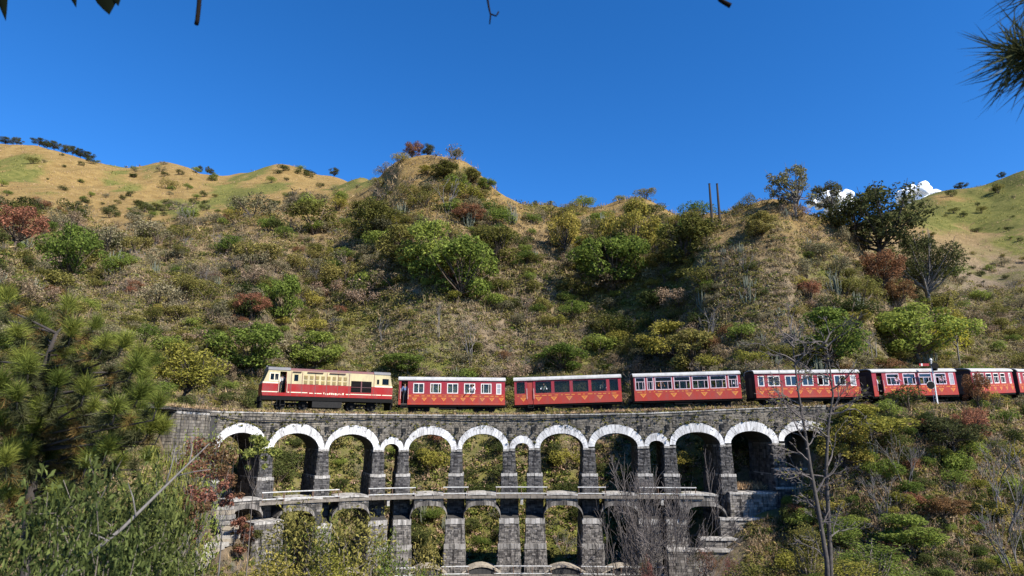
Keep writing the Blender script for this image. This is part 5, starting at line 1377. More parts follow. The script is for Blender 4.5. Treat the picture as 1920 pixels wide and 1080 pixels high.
# ------------------------------------------------------------------ single trees and the shrubs one can point at
def tree_mesh_pair(seed, leafmat, leaf=.045, n=900, th=.42, nl=12, shape=(.42,.42,.36), barkmat=None, sparse=False, drop=0.0, hollow=.5, wild=.65, trunk_r=.022, ntr=1, rk=1.0):
    """unit tree: trunk with limbs reaching every lobe, crown of leaf clumps with gaps"""
    g = np.random.default_rng(seed); rr = random.Random(seed); m = MB(); C_ = []; nl = int(nl*1.8); n = int(n*3.4); leaf *= .58
    for k in range(nl):
        a = g.uniform(0, 2*np.pi); z = g.uniform(-1, 1); r = math.sqrt(g.uniform(.02, 1))*(1-.5*max(z, 0)**2)*(1-.35*max(-z, 0))*g.choice([1, 1, 1.25])
        C_.append((r*math.cos(a)*shape[0]*(1-.35*max(z, 0)), r*math.sin(a)*shape[1]*(1-.35*max(z, 0)), 1 - shape[2] + z*shape[2]*.72))
    C_ = np.array(C_); nl = nl; rad = g.uniform(.06, .18, nl) if not sparse else g.uniform(.05, .12, nl)
    rad = rad*rk
    for t in range(ntr):
        off = Vector((rr.uniform(-.02, .02), 0, 0)) if ntr == 1 else Vector((math.cos(t*2.1)*.05, math.sin(t*2.1)*.05, 0))
        top_ = off*2.2 + Vector((rr.uniform(-.06, .06), rr.uniform(-.06, .06), th))
        m.tube([off*.6+Vector((0, 0, -.08)), off + Vector((rr.uniform(-.02, .02), 0, th*.35)), top_*.5 + Vector((rr.uniform(-.03, .03), 0, th*.45)), top_], [trunk_r*1.3, trunk_r*1.05, trunk_r*.9, trunk_r*.75], 7)
        for k in range(t, nl, ntr):
            c = Vector(C_[k]); s = Vector((top_.x*rr.uniform(.6, 1), top_.y*rr.uniform(.6, 1), th*rr.uniform(.6 if rk == 1 else .93, 1.0))); mid = s.lerp(c, .5) + Vector((rr.uniform(-.05, .05), rr.uniform(-.05, .05), -.03))
            m.tube([s, mid, c, c + (c-mid)*.35 + Vector((0, 0, .04))], [trunk_r*.5*min(1, rk+.25), trunk_r*.34*min(1, rk+.25), trunk_r*.18, trunk_r*.08], 4, cap=False)
    tm = m.mesh('trunk', [barkmat or M_BARK], True)
    which = g.choice(nl, n, p=rad**2/np.sum(rad**2)); d = nrm(g.normal(size=(n, 3)) + np.array([0, 0, .2]))
    c = C_[which] + d*rad[which][:, None]*g.uniform(hollow, 1.12, (n, 1))**.6*np.array([1, 1, .8]); c[:, 2] -= drop*g.uniform(0, 1, n)**2
    V, Q = leaf_quads(c, d*.7 + np.array([0, 0, .45]), leaf*g.uniform(.6, 1.3, n), .5, wild, g)
    return tm, np_mesh('crown', V, Q, None, [leafmat])
def stand_tree(name, pair, p, h, w, label, cat='tree', group=None):
    r = empty(name, p, R.uniform(0, 6.28)); s = w/.85
    r.scale = (s, s, h)
    link('trunk', pair[0], r); link('crown', pair[1], r); tag(r, label, cat, group); return r
def hero(px, pyb, pyt, wpx, name, pair, label, ymin=57.0, sink=.0):
    p = ground(px, pyb, ymin)
    if p is None: p = ground(px, pyb + 12, ymin)
    ht = elev(pyt)*p.y - p.z; w = wpx/F*p.y/1.0
    return stand_tree(name, pair, p - Vector((0, 0, sink)), max(ht, .6), w, label)
FOL['ridge'] = foliage('ridge_tree_leaf', (.020,.028,.012), (.055,.064,.026), .2)
TP_ = {}
TP_['gum'] = [tree_mesh_pair(s, FOL['gum'], .034, 900, .42, 17, (.44,.44,.38), M_GBARK, sparse=True, hollow=.3) for s in (201, 202)]
TP_['darkbig'] = [tree_mesh_pair(s, FOL['ridge'], .034, 1500, .44, 20, (.46,.46,.38), M_DBARK, hollow=.2) for s in (203, 204)]
TP_['round'] = [tree_mesh_pair(205, FOL['ridge'], .026, 2400, .36, 22, (.42,.42,.30), M_GBARK, hollow=.35, trunk_r=.028)]
TP_['green'] = [tree_mesh_pair(s, FOL['green'], .040, 1900, .20, 19, (.46,.46,.46)) for s in (206, 207, 208)]
TP_['olive'] = [tree_mesh_pair(s, FOL['olive'], .040, 1900, .20, 19, (.46,.46,.46)) for s in (209, 210)]
TP_['yel'] = [tree_mesh_pair(s, FOL['yellow'], .038, 1300, .28, 16, (.44,.44,.42), M_DBARK, hollow=.3) for s in (211, 212, 213)]
TP_['bright'] = [tree_mesh_pair(214, FOL['bright'], .036, 700, .6, 9, (.46,.46,.22), M_GBARK, drop=.35, hollow=.2)]
TP_['rust'] = [tree_mesh_pair(215, FOL['rust'], .038, 1300, .26, 15, (.46,.46,.38), hollow=.25)]
TP_['red'] = [tree_mesh_pair(216, FOL['red'], .040, 900, .3, 12, (.45,.45,.36), hollow=.25)]
H = [
 (1492,412,306,100,'gum_tree','gum',0,'tallest thin crowned gum tree on the ridge behind the fourth coach'),
 (1560,405,338,86,'gum_tree','gum',1,'flat topped small tree on the ridge next to the tallest gum tree'),
 (1658,520,342,165,'evergreen_tree','darkbig',0,'largest dark spreading evergreen tree on the ridge'),
 (1610,470,372,110,'evergreen_tree','darkbig',1,'dark evergreen tree between the gum trees and the largest evergreen'),
 (1748,590,440,128,'round_tree','round',0,'round dark tree with visible forked grey trunk on the saddle'),
 (1562,690,575,126,'broadleaf_tree','green',0,'bright rounded green tree standing above the fourth coach'),
 (1722,690,566,135,'broadleaf_tree','green',1,'wide fresh green tree above the signal post coach'),
 (1802,690,590,54,'flowering_tree','bright',0,'bright yellow drooping tree beside the wide fresh green tree'),
 (1655,565,468,86,'rust_tree','rust',0,'rust brown tree at the foot of the dark ridge trees'),
 (1690,600,520,70,'rust_tree','rust',0,'second rust brown tree lower down the same gully'),
 (1290,500,400,108,'broadleaf_tree','olive',0,'bushy green tree just below the two bare poles'),
 (1198,500,374,84,'autumn_tree','yel',0,'yellow green tree with thick dark trunk against the skyline'),
 (1150,510,396,66,'autumn_tree','yel',1,'thin yellow green tree beside the thick trunked one'),
 (1062,490,392,72,'autumn_tree','yel',2,'pale yellow green tree on the dip of the ridge'),
 (1152,560,432,120,'broadleaf_tree','green',2,'dense green tree in the gully below the yellow green trees'),
 (800,520,412,110,'broadleaf_tree','green',0,'green tree at the upper end of the central clump'),
 (752,500,418,90,'broadleaf_tree','olive',1,'olive tree at the left edge of the central clump'),
 (858,572,436,130,'broadleaf_tree','green',1,'largest green tree of the central clump above the first coach'),
 (930,500,415,100,'broadleaf_tree','olive',0,'olive green tree right of the central clump'),
 (876,424,384,66,'rust_tree','rust',0,'rust coloured bush tree high on the central spur'),
 (470,712,598,122,'broadleaf_tree','green',2,'bright green leafy tree standing behind the front of the engine'),
 (590,700,620,92,'broadleaf_tree','green',0,'light green leafy tree above the middle of the engine'),
 (752,708,660,76,'broadleaf_tree','green',1,'small green tree above the gap between engine and first coach'),
 (345,770,638,130,'autumn_tree','yel',1,'yellow olive leafy tree beside the track before the engine'),
 (395,700,640,70,'broadleaf_tree','olive',1,'olive tree behind the yellow olive trackside tree'),
 (128,540,415,96,'broadleaf_tree','green',1,'tall green tree in the hollow above the young pine'),
 (24,470,384,92,'rust_tree','rust',0,'reddish brown tree on the hill above the young pine'),
 (465,600,548,66,'rust_tree','rust',0,'rust red bush tree on mid slope above the engine'),
 (530,612,508,72,'broadleaf_tree','green',2,'dark green tree on mid slope above the engine'),
 (1610,862,758,150,'autumn_tree','yel',0,'yellow green tree growing behind the bare twin tree'),
 (1590,900,790,90,'autumn_tree','yel',2,'loose yellow green tree at the right end of the viaduct'),
 (1826,846,766,58,'red_tree','rust',0,'red leaved small tree at the track edge beneath the last coaches'),
 (1772,985,928,80,'rust_tree','rust',0,'red orange bush on the bank well below the track'),
 (1705,1040,962,104,'broadleaf_tree','green',0,'bright green bush under the red orange bush'),
 (1836,778,694,46,'rust_tree','rust',0,'rust coloured tree in front of the foreshortened coach'),
 (1790,870,780,110,'evergreen_tree','darkbig',0,'dark tree in place of the dark hollow on the bank below the rust trackside tree'),  # dark crown put where the bank has a dark hollow
 (1255,690,600,110,'autumn_tree','yel',0,'yellow green leafy tree above the third coach'),
 (1305,700,612,96,'broadleaf_tree','olive',1,'olive leafy tree next to it above the third coach'),
 (1050,705,640,80,'broadleaf_tree','green',1,'green shrub tree above the second coach'),
 (690,460,372,86,'broadleaf_tree','olive',0,'tall olive bush tree on the upper slope left of the central spur'),
 (836,338,304,66,'bush_tree','olive',1,'olive bush crowning the central spur'), (884,348,316,40,'bush_tree','olive',0,'smaller olive bush right of the crown of the central spur'), (800,336,310,36,'bush_tree','yel',0,'yellow green bush left of the crown of the central spur'), (912,362,334,40,'bush_tree','green',1,'green bush on the right shoulder of the central spur'),
 (1430,450,395,70,'broadleaf_tree','olive',1,'olive bush tree on the crest left of the gum trees'),
]
for px, pyb, pyt, w, nm, k, i, lab in H: hero(px, pyb, pyt, w, nm, TP_[k][i % len(TP_[k])], lab, 38.0 if (px > 1480 and pyb > 770) or px < 130 else 57.0)
# trees on the skyline of the far left hill and lone ones along the ridges
for k, (px, hpx, wpx) in enumerate([(8,9,26),(30,11,18),(70,13,26),(84,11,18),(100,15,22),(122,13,20),(136,16,20),(152,14,24),(164,12,20),(372,12,12),(388,13,9),(398,8,12),(625,14,20),(772,34,40),(800,22,30),(1006,8,12),(1034,7,10),(1090,7,10),(1800,7,22),(1700,8,12),(1880,9,14)]):
    i = int(round((px-PXG[0])/7)); s = np.searchsorted(YG, 120); rws = TROW[i, s:]; j = s + int(np.argmin(rws)); y = YG[j]; p = Vector(TV[i, j])
    o = stand_tree('ridge_tree', TP_['darkbig' if k != 13 else 'rust'][k % 2 if k != 13 else 0], p - Vector((0, 0, .9)), (hpx+9)/F*y, wpx/F*y,
        ['westernmost low', 'small round', 'broad dark', 'narrow dark', 'tall dark', 'leaning dark', 'dense dark', 'wide dark', 'easternmost dark', 'tiny upright', 'tiny thin', 'tiny low'][k % 12] + (' tree on the far golden hilltop above the pine' if px < 200 else ' tree on the saddle between the golden hills' if px < 450 else ' tree on the skyline near the central spur' if px < 850 else ' tree on the low ridge right of the spur' if px < 1200 else ' tree on the grassy hill at the far right'),
        'tree', 'dark trees on the skyline')
# bare trees on the hill
def bare_tree(name, p, h, w, seed, label, mat=None, n0=3, depth=4, spread=.5, r0=.022, length=.36, k0=5, up=.35, group=None, shrink=.72, kids=(2, 3), minr=.0025, wob=.12, rot=None):
    br = branchwork(seed, depth, spread, n0, up, length, shrink, r0, kids=kids, minr=minr, wob=wob)
    zmax = max(p_[0][-1].z for p_ in br); r = empty(name, p, R.uniform(0, 6.28) if rot is None else rot); 
    xm = max(max(abs(q.x), abs(q.y)) for p_ in br for q in p_[0])
    r.scale = (w/2/xm, w/2/xm, h/zmax)
    link('trunk', branch_mesh('trunk', br, mat or M_GBARK, k0+2, 0, 1), r); link('crown', branch_mesh('crown', br, mat or M_GBARK, k0, 2, 99), r)
    tag(r, label, 'tree', group); return r, br
for px, pyb, pyt, w, sd_, lab in [(838,402,328,70,301,'leafless grey tree high on the central spur'), (882,690,590,44,302,'leafless thin tree on the brown slope above the first coach'), (822,640,560,50,303,'leaning leafless tree on the brown slope above the first coach'),
    (715,640,590,40,304,'small leafless tree on the slope above the engine'), (1400,520,462,50,305,'leafless tree among cactus on the spur above the third coach'), (1495,690,600,60,306,'leafless tree above the fourth coach'), (1640,680,610,50,307,'leafless tree in the gully above the fourth coach'), (955,420,370,30,308,'tiny leafless tree on the right flank of the spur'), (1330,640,560,50,309,'leafless tree on the slope above the third coach')]:
    p = ground(px, pyb, 57.0); bare_tree('bare_tree', p, elev(pyt)*p.y - p.z, w/F*p.y, sd_, lab, depth=3, minr=.004)
# two bare poles on the ridge
for px, pyb, pyt, lab in [(1337,418,345,'left one of two bare poles standing on the ridge'), (1352,420,345,'right one of two bare poles standing on the ridge')]:
    p = ground(px, pyb, 90.0); m_ = MB(); hh = elev(pyt)*p.y - p.z
    m_.tube([(0,0,-.5),(0,0,hh*.5),(0,0,hh)], [.22,.19,.15], 8); m_.lathe([(.2, hh-.02), (.2, hh+.05), (.02, hh+.1)], 8)
    o = m_.obj('pole', M_DBARK); o.location = p; tag(o, lab, 'pole', 'bare poles on the ridge')
# white cumulus low behind the right hand ridge
def cloud_material():
    m, N, L, b = new_mat('cloud_white'); b.inputs['Base Color'].default_value = (.93,.93,.94,1); b.inputs['Roughness'].default_value = 1
    b.inputs['Specular IOR Level'].default_value = 0; b.inputs['Subsurface Weight'].default_value = 0; return m
MC = cloud_material()
for i, (px, py, w, h, lab) in enumerate([(1412,398,64,22,'lowest small white cloud peeping over the ridge near the poles'), (1566,374,100,32,'white cloud showing between the ridge trees'), (1722,362,80,34,'brightest white cloud beside the largest evergreen tree')]):
    c = at(px, py+8, 3000); m_ = MB(); g = random.Random(50+i); s = 3000/F
    import bmesh
    bm = bmesh.new()
    for k in range(26):
        u = g.uniform(-1, 1); r = h*s*g.uniform(.22, .5)*(1.1-abs(u)*.6)
        res = bmesh.ops.create_icosphere(bm, subdivisions=3, radius=r); t = Vector((u*w/2*s, g.uniform(-.4, .4)*h*s, g.uniform(-.5, .75)*h*s*(1-abs(u)**1.5)))
        for v in res['verts']:
            q = v.co; v.co = q*(1 + .22*math.sin(q.x*.09/s*2.5+k)*math.cos(q.z*.12/s*2.5) + .1*math.sin(q.y*.3/s*2.5+q.x*.22/s*2.5)) + t
    me = bpy.data.meshes.new('cloud'); bm.to_mesh(me); bm.free(); me.materials.append(MC); me.polygons.foreach_set('use_smooth', [True]*len(me.polygons))
    o = link('cloud', me); o.location = c; tag(o, lab, 'cloud')
# ------------------------------------------------------------------ nearer plants
FOL['needle'] = foliage('pine_needle', (.028,.044,.007), (.140,.178,.030), .3, objvar=.3)
FOL['red2'] = foliage('pinkish_red_leaf', (.070,.030,.024), (.170,.072,.056), .3, (.085,.085,.022), .55, objvar=.15)
FOL['needle_old'] = foliage('old_pine_needle', (.06,.045,.015), (.14,.10,.032), .3, objvar=.25)
FOL['needle_dark'] = foliage('shaded_pine_needle', (.020,.026,.012), (.060,.072,.034), .2, objvar=.1)  # needle colour darkened for the shade inside the crown
def tuft_mesh(seed, n, mat, L_=.30, w=.0042, open_=1.05, up=.55):
    g = np.random.default_rng(seed)
    a = g.uniform(0, 2*np.pi, n); e = np.arccos(1 - g.uniform(0, 1, n)*open_)
    d = np.stack([np.sin(e)*np.cos(a), np.sin(e)*np.sin(a), np.cos(e)], 1)
    b = np.stack([g.normal(size=n)*.012, g.normal(size=n)*.012, g.uniform(-.14, .06, n)], 1)
    ln = (L_*g.uniform(.65, 1.1, n))[:, None]; s = nrm(np.cross(d, g.normal(size=(n, 3))))
    mid = b + d*ln*.55 + g.normal(size=(n, 3))*.008; tip = b + d*ln + np.array([0, 0, -.035])*g.uniform(0, 1.3, (n, 1)) + g.normal(size=(n, 3))*.012
    V = np.stack([b - s*w, b + s*w, mid + s*w, mid - s*w, tip], 1).reshape(-1, 3); o = np.arange(n)[:, None]*5
    return np_mesh('needle_tuft', V, o + np.array([0, 1, 2, 3]), o + np.array([3, 2, 4]), [mat])
TUFT = [tuft_mesh(s, 460, FOL['needle'], w=.0027, open_=.66) for s in (1, 2, 3)] + [tuft_mesh(s, 420, FOL['needle'], w=.0027, open_=1.1) for s in (4, 5)]
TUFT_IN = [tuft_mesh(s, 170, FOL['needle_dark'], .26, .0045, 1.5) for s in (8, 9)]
TUFT_OLD = [tuft_mesh(s, 150, FOL['needle_old'], .26, .0042, 1.7) for s in (6, 7)]
# young pine on the near slope
PB = ground_at(40, 10.2); pine = empty('pine_tree', PB - Vector((0, 0, .1))); PO = pine.location.copy()
tag(pine, 'young long needled pine with bushy tufts standing nearest on the west side', 'pine tree')
trunk_px = [(40, None), (52, 1010), (60, 900), (68, 800), (80, 700), (92, 660), (106, 625)]
tp = [PB - Vector((0, 0, .3))] + [at(a, b, 10.2 - .03*i) for i, (a, b) in enumerate(trunk_px[1:])]
m_ = MB(); m_.tube([p - PO for p in tp], [.10, .085, .075, .062, .048, .034, .02], 9); m_.obj('trunk', M_DBARK, pine, True)
def trunk_at(z):
    for p, q in zip(tp, tp[1:]):
        if p.z <= z <= q.z: return p.lerp(q, (z-p.z)/(q.z-p.z))
    return tp[-1].copy() if z > tp[-1].z else tp[0].copy()
TF = [(R.uniform(-40, 290), R.uniform(640, 900)) for _ in range(0)] + [(13,545),(32,610),(128,565),(137,605),(180,597),(198,630),(236,628),(255,672),(102,652),(54,672),(110,700),(161,714),(220,748),(298,742),(266,722),(263,782),(306,790),(204,825),(32,726),(2,705),(64,806),(12,848),(166,850),(248,800),
      (75,590),(150,655),(60,760),(130,770),(90,850),(190,775),(225,690),(20,780),(-25,640),(-20,560),(120,820),(230,850),(40,880),(-30,800),(280,840),(170,680),(88,735),(140,730)]
TF += [(px_, py_) for px_, py_ in [(R.uniform(-60, 300), R.uniform(600, 930)) for _ in range(56)] if py_ > 560 + .55*abs(px_-130) and px_ < 310 - max(0, 700-py_)*.4]
for i, (px, py) in enumerate(TF):
    y = R.uniform(8.9, 10.6) if i < 24 else R.uniform(9.6, 11.6); c = at(px, py + 12, y)
    s = trunk_at(c.z - R.uniform(.25, .7)); out = (c - s); out.z = 0
    mid = s.lerp(c, .55) + Vector((0, R.uniform(-.1, .1), -.10)); tipd = (Vector((out.x, out.y, 0)).normalized()*R.uniform(.15, .55) + Vector((0, 0, 1))).normalized()
    base = c - tipd*.12; m_ = MB(); m_.tube([s - PO, mid - PO, base - tipd*.14 - PO, c - PO], [.020, .016, .012, .008], 6)
    br = m_.obj('branch', M_DBARK, pine, True)
    q = tipd.to_track_quat('Z', 'Y')
    t_ = link('needle_tuft', R.choice(TUFT), br); t_.location = c - PO; t_.rotation_euler = (q @ Matrix.Rotation(R.uniform(0, 6), 3, 'Z').to_quaternion()).to_euler(); k = R.uniform(.72, 1.0); t_.scale = (k, k, k*1.05)
    for f in ((.5, .74, .9) if i < 24 else (.4, .6, .85)):
        pp = (mid.lerp(base, (f-.4)/.6) if f > .5 else s.lerp(mid, f/.55))
        t2 = link('needle_tuft', R.choice(TUFT_OLD if R.random() < .3 else TUFT_IN), br); t2.location = pp - PO; t2.rotation_euler = (q @ Matrix.Rotation(R.uniform(0, 6), 3, 'Z').to_quaternion()).to_euler(); k = R.uniform(.6, .85); t2.scale = (k, k, k)
# leafy bushes: real leaves along the twigs
def leafy(seed, leafmat, leaf, aspect, per=5, n0=5, depth=3, spread=.5, length=.36, r0=.014, up=.4, droop=.15, wob=.13, barkmat=None, shrink=.72, minlv=1):
    br = branchwork(seed, depth, spread, n0, up, length, shrink, r0, wob=wob, minr=.0022)
    g = np.random.default_rng(seed); C_, A_ = [], []
    for pts, rads, lv in br:
        if lv < minlv: continue
        for a, b in zip(pts[1:], pts[2:]):
            for k in range(per if lv >= depth-1 else max(1, per//3)):
                t = g.uniform(); p = a.lerp(b, float(t)); d = (b-a).normalized()
                ax = nrm(np.array(d)*g.uniform(.3, 1) + g.normal(size=3)*.75 + np.array([0, 0, -droop])); C_.append(np.array(p) + ax*leaf*1.05); A_.append(ax)
    C_, A_ = np.array(C_), np.array(A_); n = len(C_); sz = leaf*g.uniform(.55, 1.2, n)
    up_ = np.tile(np.array([0, 0, 1.]), (n, 1)) + g.normal(size=(n, 3))*.55; b = nrm(np.cross(up_, A_)); nn = nrm(np.cross(A_, b)); s = sz[:, None]
    V = np.stack([C_ - A_*s, C_ - A_*s*.1 + b*s*aspect + nn*s*aspect*.35, C_ + A_*s - nn*s*.18, C_ - A_*s*.1 - b*s*aspect + nn*s*aspect*.35], 1).reshape(-1, 3)
    o = np.arange(n)[:, None]*4
    V = V; T_ = np.concatenate([o + np.array([0, 1, 2]), o + np.array([0, 2, 3])])
    return branch_mesh('stem', br, barkmat or M_TWIG, 6), np_mesh('foliage', V, None, T_, [leafmat]), br
def put_leafy(name, lm, p, h, w, label, group=None, cat='bush'):
    br = lm[2]; zm = max(q.z for b in br for q in b[0]); xm = max(max(abs(q.x), abs(q.y)) for b in br for q in b[0])
    r = empty(name, p, R.uniform(0, 6.28)); r.scale = (w/2/xm, w/2/xm, h/zm)
    link('stem', lm[0], r); link('foliage', lm[1], r); tag(r, label, cat, group); return r
FOL['nearlight'] = foliage('light_near_leaf', (.060,.085,.018), (.17,.20,.048), .35, objvar=.12)
def bushy(seed, mat, n, leaf, aspect, nl=34, shape=(.52,.52,.5), twig=M_TWIG):
    """broad bush: hundreds of leafy sprigs spread through the whole volume, with twigs between"""
    g = np.random.default_rng(seed); m = MB(); C_ = []
    for k in range(nl*5):
        a = g.uniform(0, 2*np.pi); z = g.uniform(.12, 1)**.8; r = math.sqrt(g.uniform(.02, 1))*(1.05 - .45*z)*shape[0]
        C_.append((r*math.cos(a), r*math.sin(a), z*(1 - .35*(r/shape[0])**2) - .04))
    C_ = np.array(C_); dirs = nrm(C_*np.array([1, 1, .4]) + g.normal(size=C_.shape)*.6 + np.array([.1, -.15, .1])); ln = g.uniform(.08, .20, len(C_))
    for k in range(0, len(C_), 2 if shape[0] > .4 else 5):
        p = C_[k]; q = p + dirs[k]*ln[k]; m.tube([(p[0]*.25, p[1]*.25, p[2]*.3), (p[0]*.75, p[1]*.75, p[2]*.72), tuple(p), tuple(q)], [.007, .005, .003, .0015], 3, cap=False)
    w = g.integers(0, len(C_), n); t = g.uniform(-.3, 1, n)[:, None]; c = C_[w] + dirs[w]*ln[w][:, None]*t + g.normal(size=(n, 3))*.022
    ax = nrm(dirs[w]*.3 + g.normal(size=(n, 3))*.8 + np.array([0, 0, -.12])); up_ = np.tile(np.array([0, 0, 1.]), (n, 1)) + g.normal(size=(n, 3))*.6 + np.array([.25, -.25, 0])
    b = nrm(np.cross(up_, ax)); nn = nrm(np.cross(ax, b)); s_ = (leaf*g.uniform(.5, 1.25, n))[:, None]
    V = np.stack([c - ax*s_, c - ax*s_*.1 + b*s_*aspect + nn*s_*aspect*.3, c + ax*s_ - nn*s_*.2, c - ax*s_*.1 - b*s_*aspect + nn*s_*aspect*.3], 1).reshape(-1, 3)
    o = np.arange(n)[:, None]*4; me_ = np_mesh('foliage', V, None, np.concatenate([o + np.array([0, 1, 2]), o + np.array([0, 2, 3])]), [mat])
    return m.mesh('stem', [twig]), me_, [([Vector((shape[0]*1.05, 0, 1.05))], 0, 0)]
FOL['near2'] = foliage('mixed_near_leaf', (.018,.028,.008), (.095,.122,.036), .3, (.030,.040,.014), .35, objvar=.15)  # leaf colour darkened for the shade low in the near bushes
LB = [bushy(s, FOL['near2'], 10000, .019, .36, 40) for s in (401, 402, 403)]
LL_ = [bushy(s, FOL['nearlight'], 3200, .032, .28, 20) for s in (411, 412)]
def near_bush(px, py_top, y, wpx, lm, name, label):
    p = ground_at(px, y); p.z -= .1; h = elev(py_top)*y - p.z; put_leafy(name, lm, p, h, wpx/F*y, label)
near_bush(30, 862, 6.6, 330, LB[0], 'leafy_bush', 'dense narrow leaved bush filling the lowest corner under the pine')
near_bush(150, 850, 7.4, 330, LB[1], 'leafy_bush', 'narrow leaved bush in front of the pine trunk')
near_bush(215, 868, 8.2, 250, LB[2], 'leafy_bush', 'narrow leaved bush between the pine and the light leaved sapling')
near_bush(90, 945, 5.4, 300, LB[2], 'leafy_bush', 'low bush nearest of all, its twigs cut by the lower edge')
near_bush(250, 975, 7.0, 230, LB[0], 'leafy_bush', 'low bush at the foot of the leaning bare branch')
near_bush(255, 806, 10.5, 110, LL_[0], 'leafy_sapling', 'light green long leaved sapling in front of the red leaved tree')
near_bush(296, 1000, 19.0, 100, LB[1], 'leafy_bush', 'green bush below the red leaved tree near the stone steps')
# long bare branch leaning across the bushes
m_ = MB(); P_ = [at(*q) for q in [(60,1130,6.2),(140,1062,6.4),(230,990,6.7),(310,912,7.0),(355,868,7.2),(392,832,7.4)]]; o0 = P_[0].copy()
m_.tube([p - o0 for p in P_], [.022,.020,.017,.013,.009,.005], 7)
for a, b in [((255,968,6.75),(240,905,6.9)),((310,912,7.0),(330,835,7.1)),((330,893,7.1),(395,880,7.2)),((200,1012,6.6),(120,985,6.7)),((355,868,7.2),(360,830,7.3)),((160,1045,6.45),(90,1040,6.6))]:
    A_, B_ = at(*a), at(*b); m_.tube([A_ - o0, A_.lerp(B_, .5) + Vector((.01,0,.012)) - o0, B_ - o0], [.008,.006,.003], 5)
o = m_.obj('leaning_branch', M_GBARK, None, True); o.location = o0; tag(o, 'long thin grey branch leaning across the near bushes', 'branch')
# red leaved trees beside the steps
for px, pyt, y, w, i, lab in [(344,798,17,130,0,'red leaved tree in front of the west end of the viaduct'), (398,866,24,72,0,'smaller red leaved tree at the foot of the first arch'), (450,958,43.6,62,0,'low red bush growing at the top of the stone steps'), (318,915,16,90,0,'low red leaved shrub below the taller red leaved tree')]:
    p = ground_at(px, y); p.z -= .1
    if px == 447: p.z = elev(1012)*y
    h = elev(pyt)*y - p.z; r_ = w/F*y/h; pr_ = tree_mesh_pair(500+px, FOL['red2'], .085/h*(1.7 if y > 40 else 1), 640, max(.2, 1-r_*1.5), 11, (r_*.42, r_*.42, min(.45, r_*.62)), M_GBARK, hollow=.2, trunk_r=min(.02, .026/h), rk=r_*.9)
    t_ = stand_tree('red_tree', pr_, p, h, h*.85, lab)
y = 22.0; p = ground_at(448, y); h = elev(806)*y - p.z; r_ = 80/F*y/h
stand_tree('leafy_sapling', tree_mesh_pair(977, FOL['nearlight'], .13/h, 260, 1-r_*1.2, 8, (r_*.42, r_*.42, r_*.5), M_TWIG, hollow=.2, trunk_r=.016/h, rk=r_*.9), p, h, h*.85, 'yellow green big leaved sapling in front of the first arch')
# slender leafy trees in the valley before the viaduct
VB = [bushy(s, FOL[m_], 3300, .015, .42, 34, (.27,.27,.5), M_TWIG) for s, m_ in ((421,'olive'), (422,'green'), (423,'yellow'), (424,'green'))]
for px, pyt, y, w, i, lab in [(352,792,37.5,105,1,'green shrubby tree against the west end wall of the viaduct'), (318,806,35,90,0,'olive shrubby tree below the track before the viaduct'), (505,1000,37,90,3,'green slender tree at the foot of the low wall by the steps'), (535,925,35,150,0,'tall olive slender tree in front of the second arch'), (592,962,36,110,1,'olive slender tree before the second pier'), (655,938,35,150,0,'tall olive slender tree in front of the third arch'),
    (712,985,37,100,1,'olive slender tree covering the pier of the small arch'), (795,985,36,80,0,'thin olive tree before the fourth lower arch'), (505,1030,31,130,2,'yellow green bush low before the second arch'), (620,1022,32,150,2,'yellow green bush low before the third arch'), (735,1040,33,120,3,'green bush low before the small arch'), (470,1056,34,70,2,'yellow green bush below the stone steps'), (800,1062,33,110,1,'olive bush cut by the lower edge beneath the first coach'),
    (1520,975,42,90,0,'olive slender tree beside the stepped abutment'), (1420,1040,38,140,0,'olive bush under the stepped abutment walls'), (1640,1010,38,150,1,'olive bush right of the twin trunk tree base'), (1600,1045,36,130,2,'yellow green bush at the twin trunk tree base'), (1690,1055,38,120,3,'green bush low on the bank below the signal post')]:
    p = ground_at(px, y); p.z -= .2; put_leafy('slender_tree' if pyt < 1000 else 'leafy_bush', VB[i], p, elev(pyt)*y - p.z, w/F*y, lab, None, 'tree' if pyt < 1000 else 'bush')
for px, pyt, y, w, lab in [(1222,1045,40,44,'red bush left of the big leafless tree\'s foot'), (1330,1035,40,60,'red bush right of the big leafless tree\'s foot'), (1378,1050,41,40,'small red bush below the abutment walls')]:
    p = ground_at(px, y); stand_tree('red_bush', tree_mesh_pair(500+px, FOL['red2'], .022, 700, .7, 12, (.44,.44,.16), M_TWIG, hollow=.2), p, elev(pyt)*y - p.z, w/F*y, lab, 'bush')
# leafless trees in front of the viaduct
M_GREYT = plain('weathered_twig', (.135,.115,.105), .95, 0, .4, 8)
M_TTRUNK = plain('twin_trunk_bark', (.095,.082,.072), .95, 0, .5, 6)
p = ground_at(1250, 46); bare_tree('bare_tree', p, elev(842)*46 - p.z, 310/F*46, 611, 'big many stemmed leafless tree in front of the viaduct', M_GREYT, n0=8, depth=6, spread=.46, r0=.011, length=.28, up=.22, kids=(2, 3), minr=.0017, shrink=.76, wob=.10)
p = ground_at(1195, 45); bare_tree('bare_tree', p, elev(915)*45 - p.z, 200/F*45, 612, 'leafless tree spreading low beside the big many stemmed one', M_GREYT, n0=6, depth=4, spread=.5, r0=.012, length=.30, up=.2, kids=(2, 3), minr=.0024, shrink=.78)
for px, pyb, pyt, w, sd_, lab in [(1885,1000,822,170,613,'pale leafless tree on the bank near the right edge'), (1905,1090,930,150,614,'leafless tree at the lower right corner'), (1700,920,800,110,615,'leafless shrub tree on the bank below the signal post'), (1660,980,880,100,616,'small leafless tree right of the twin trunk tree')]:
    p = ground(px, pyb, 38.0); bare_tree('bare_tree', p, elev(pyt)*p.y - p.z, w/F*p.y, sd_, lab, M_GBARK, n0=4, depth=4, spread=.42, length=.38, up=.5, minr=.003, r0=.014)
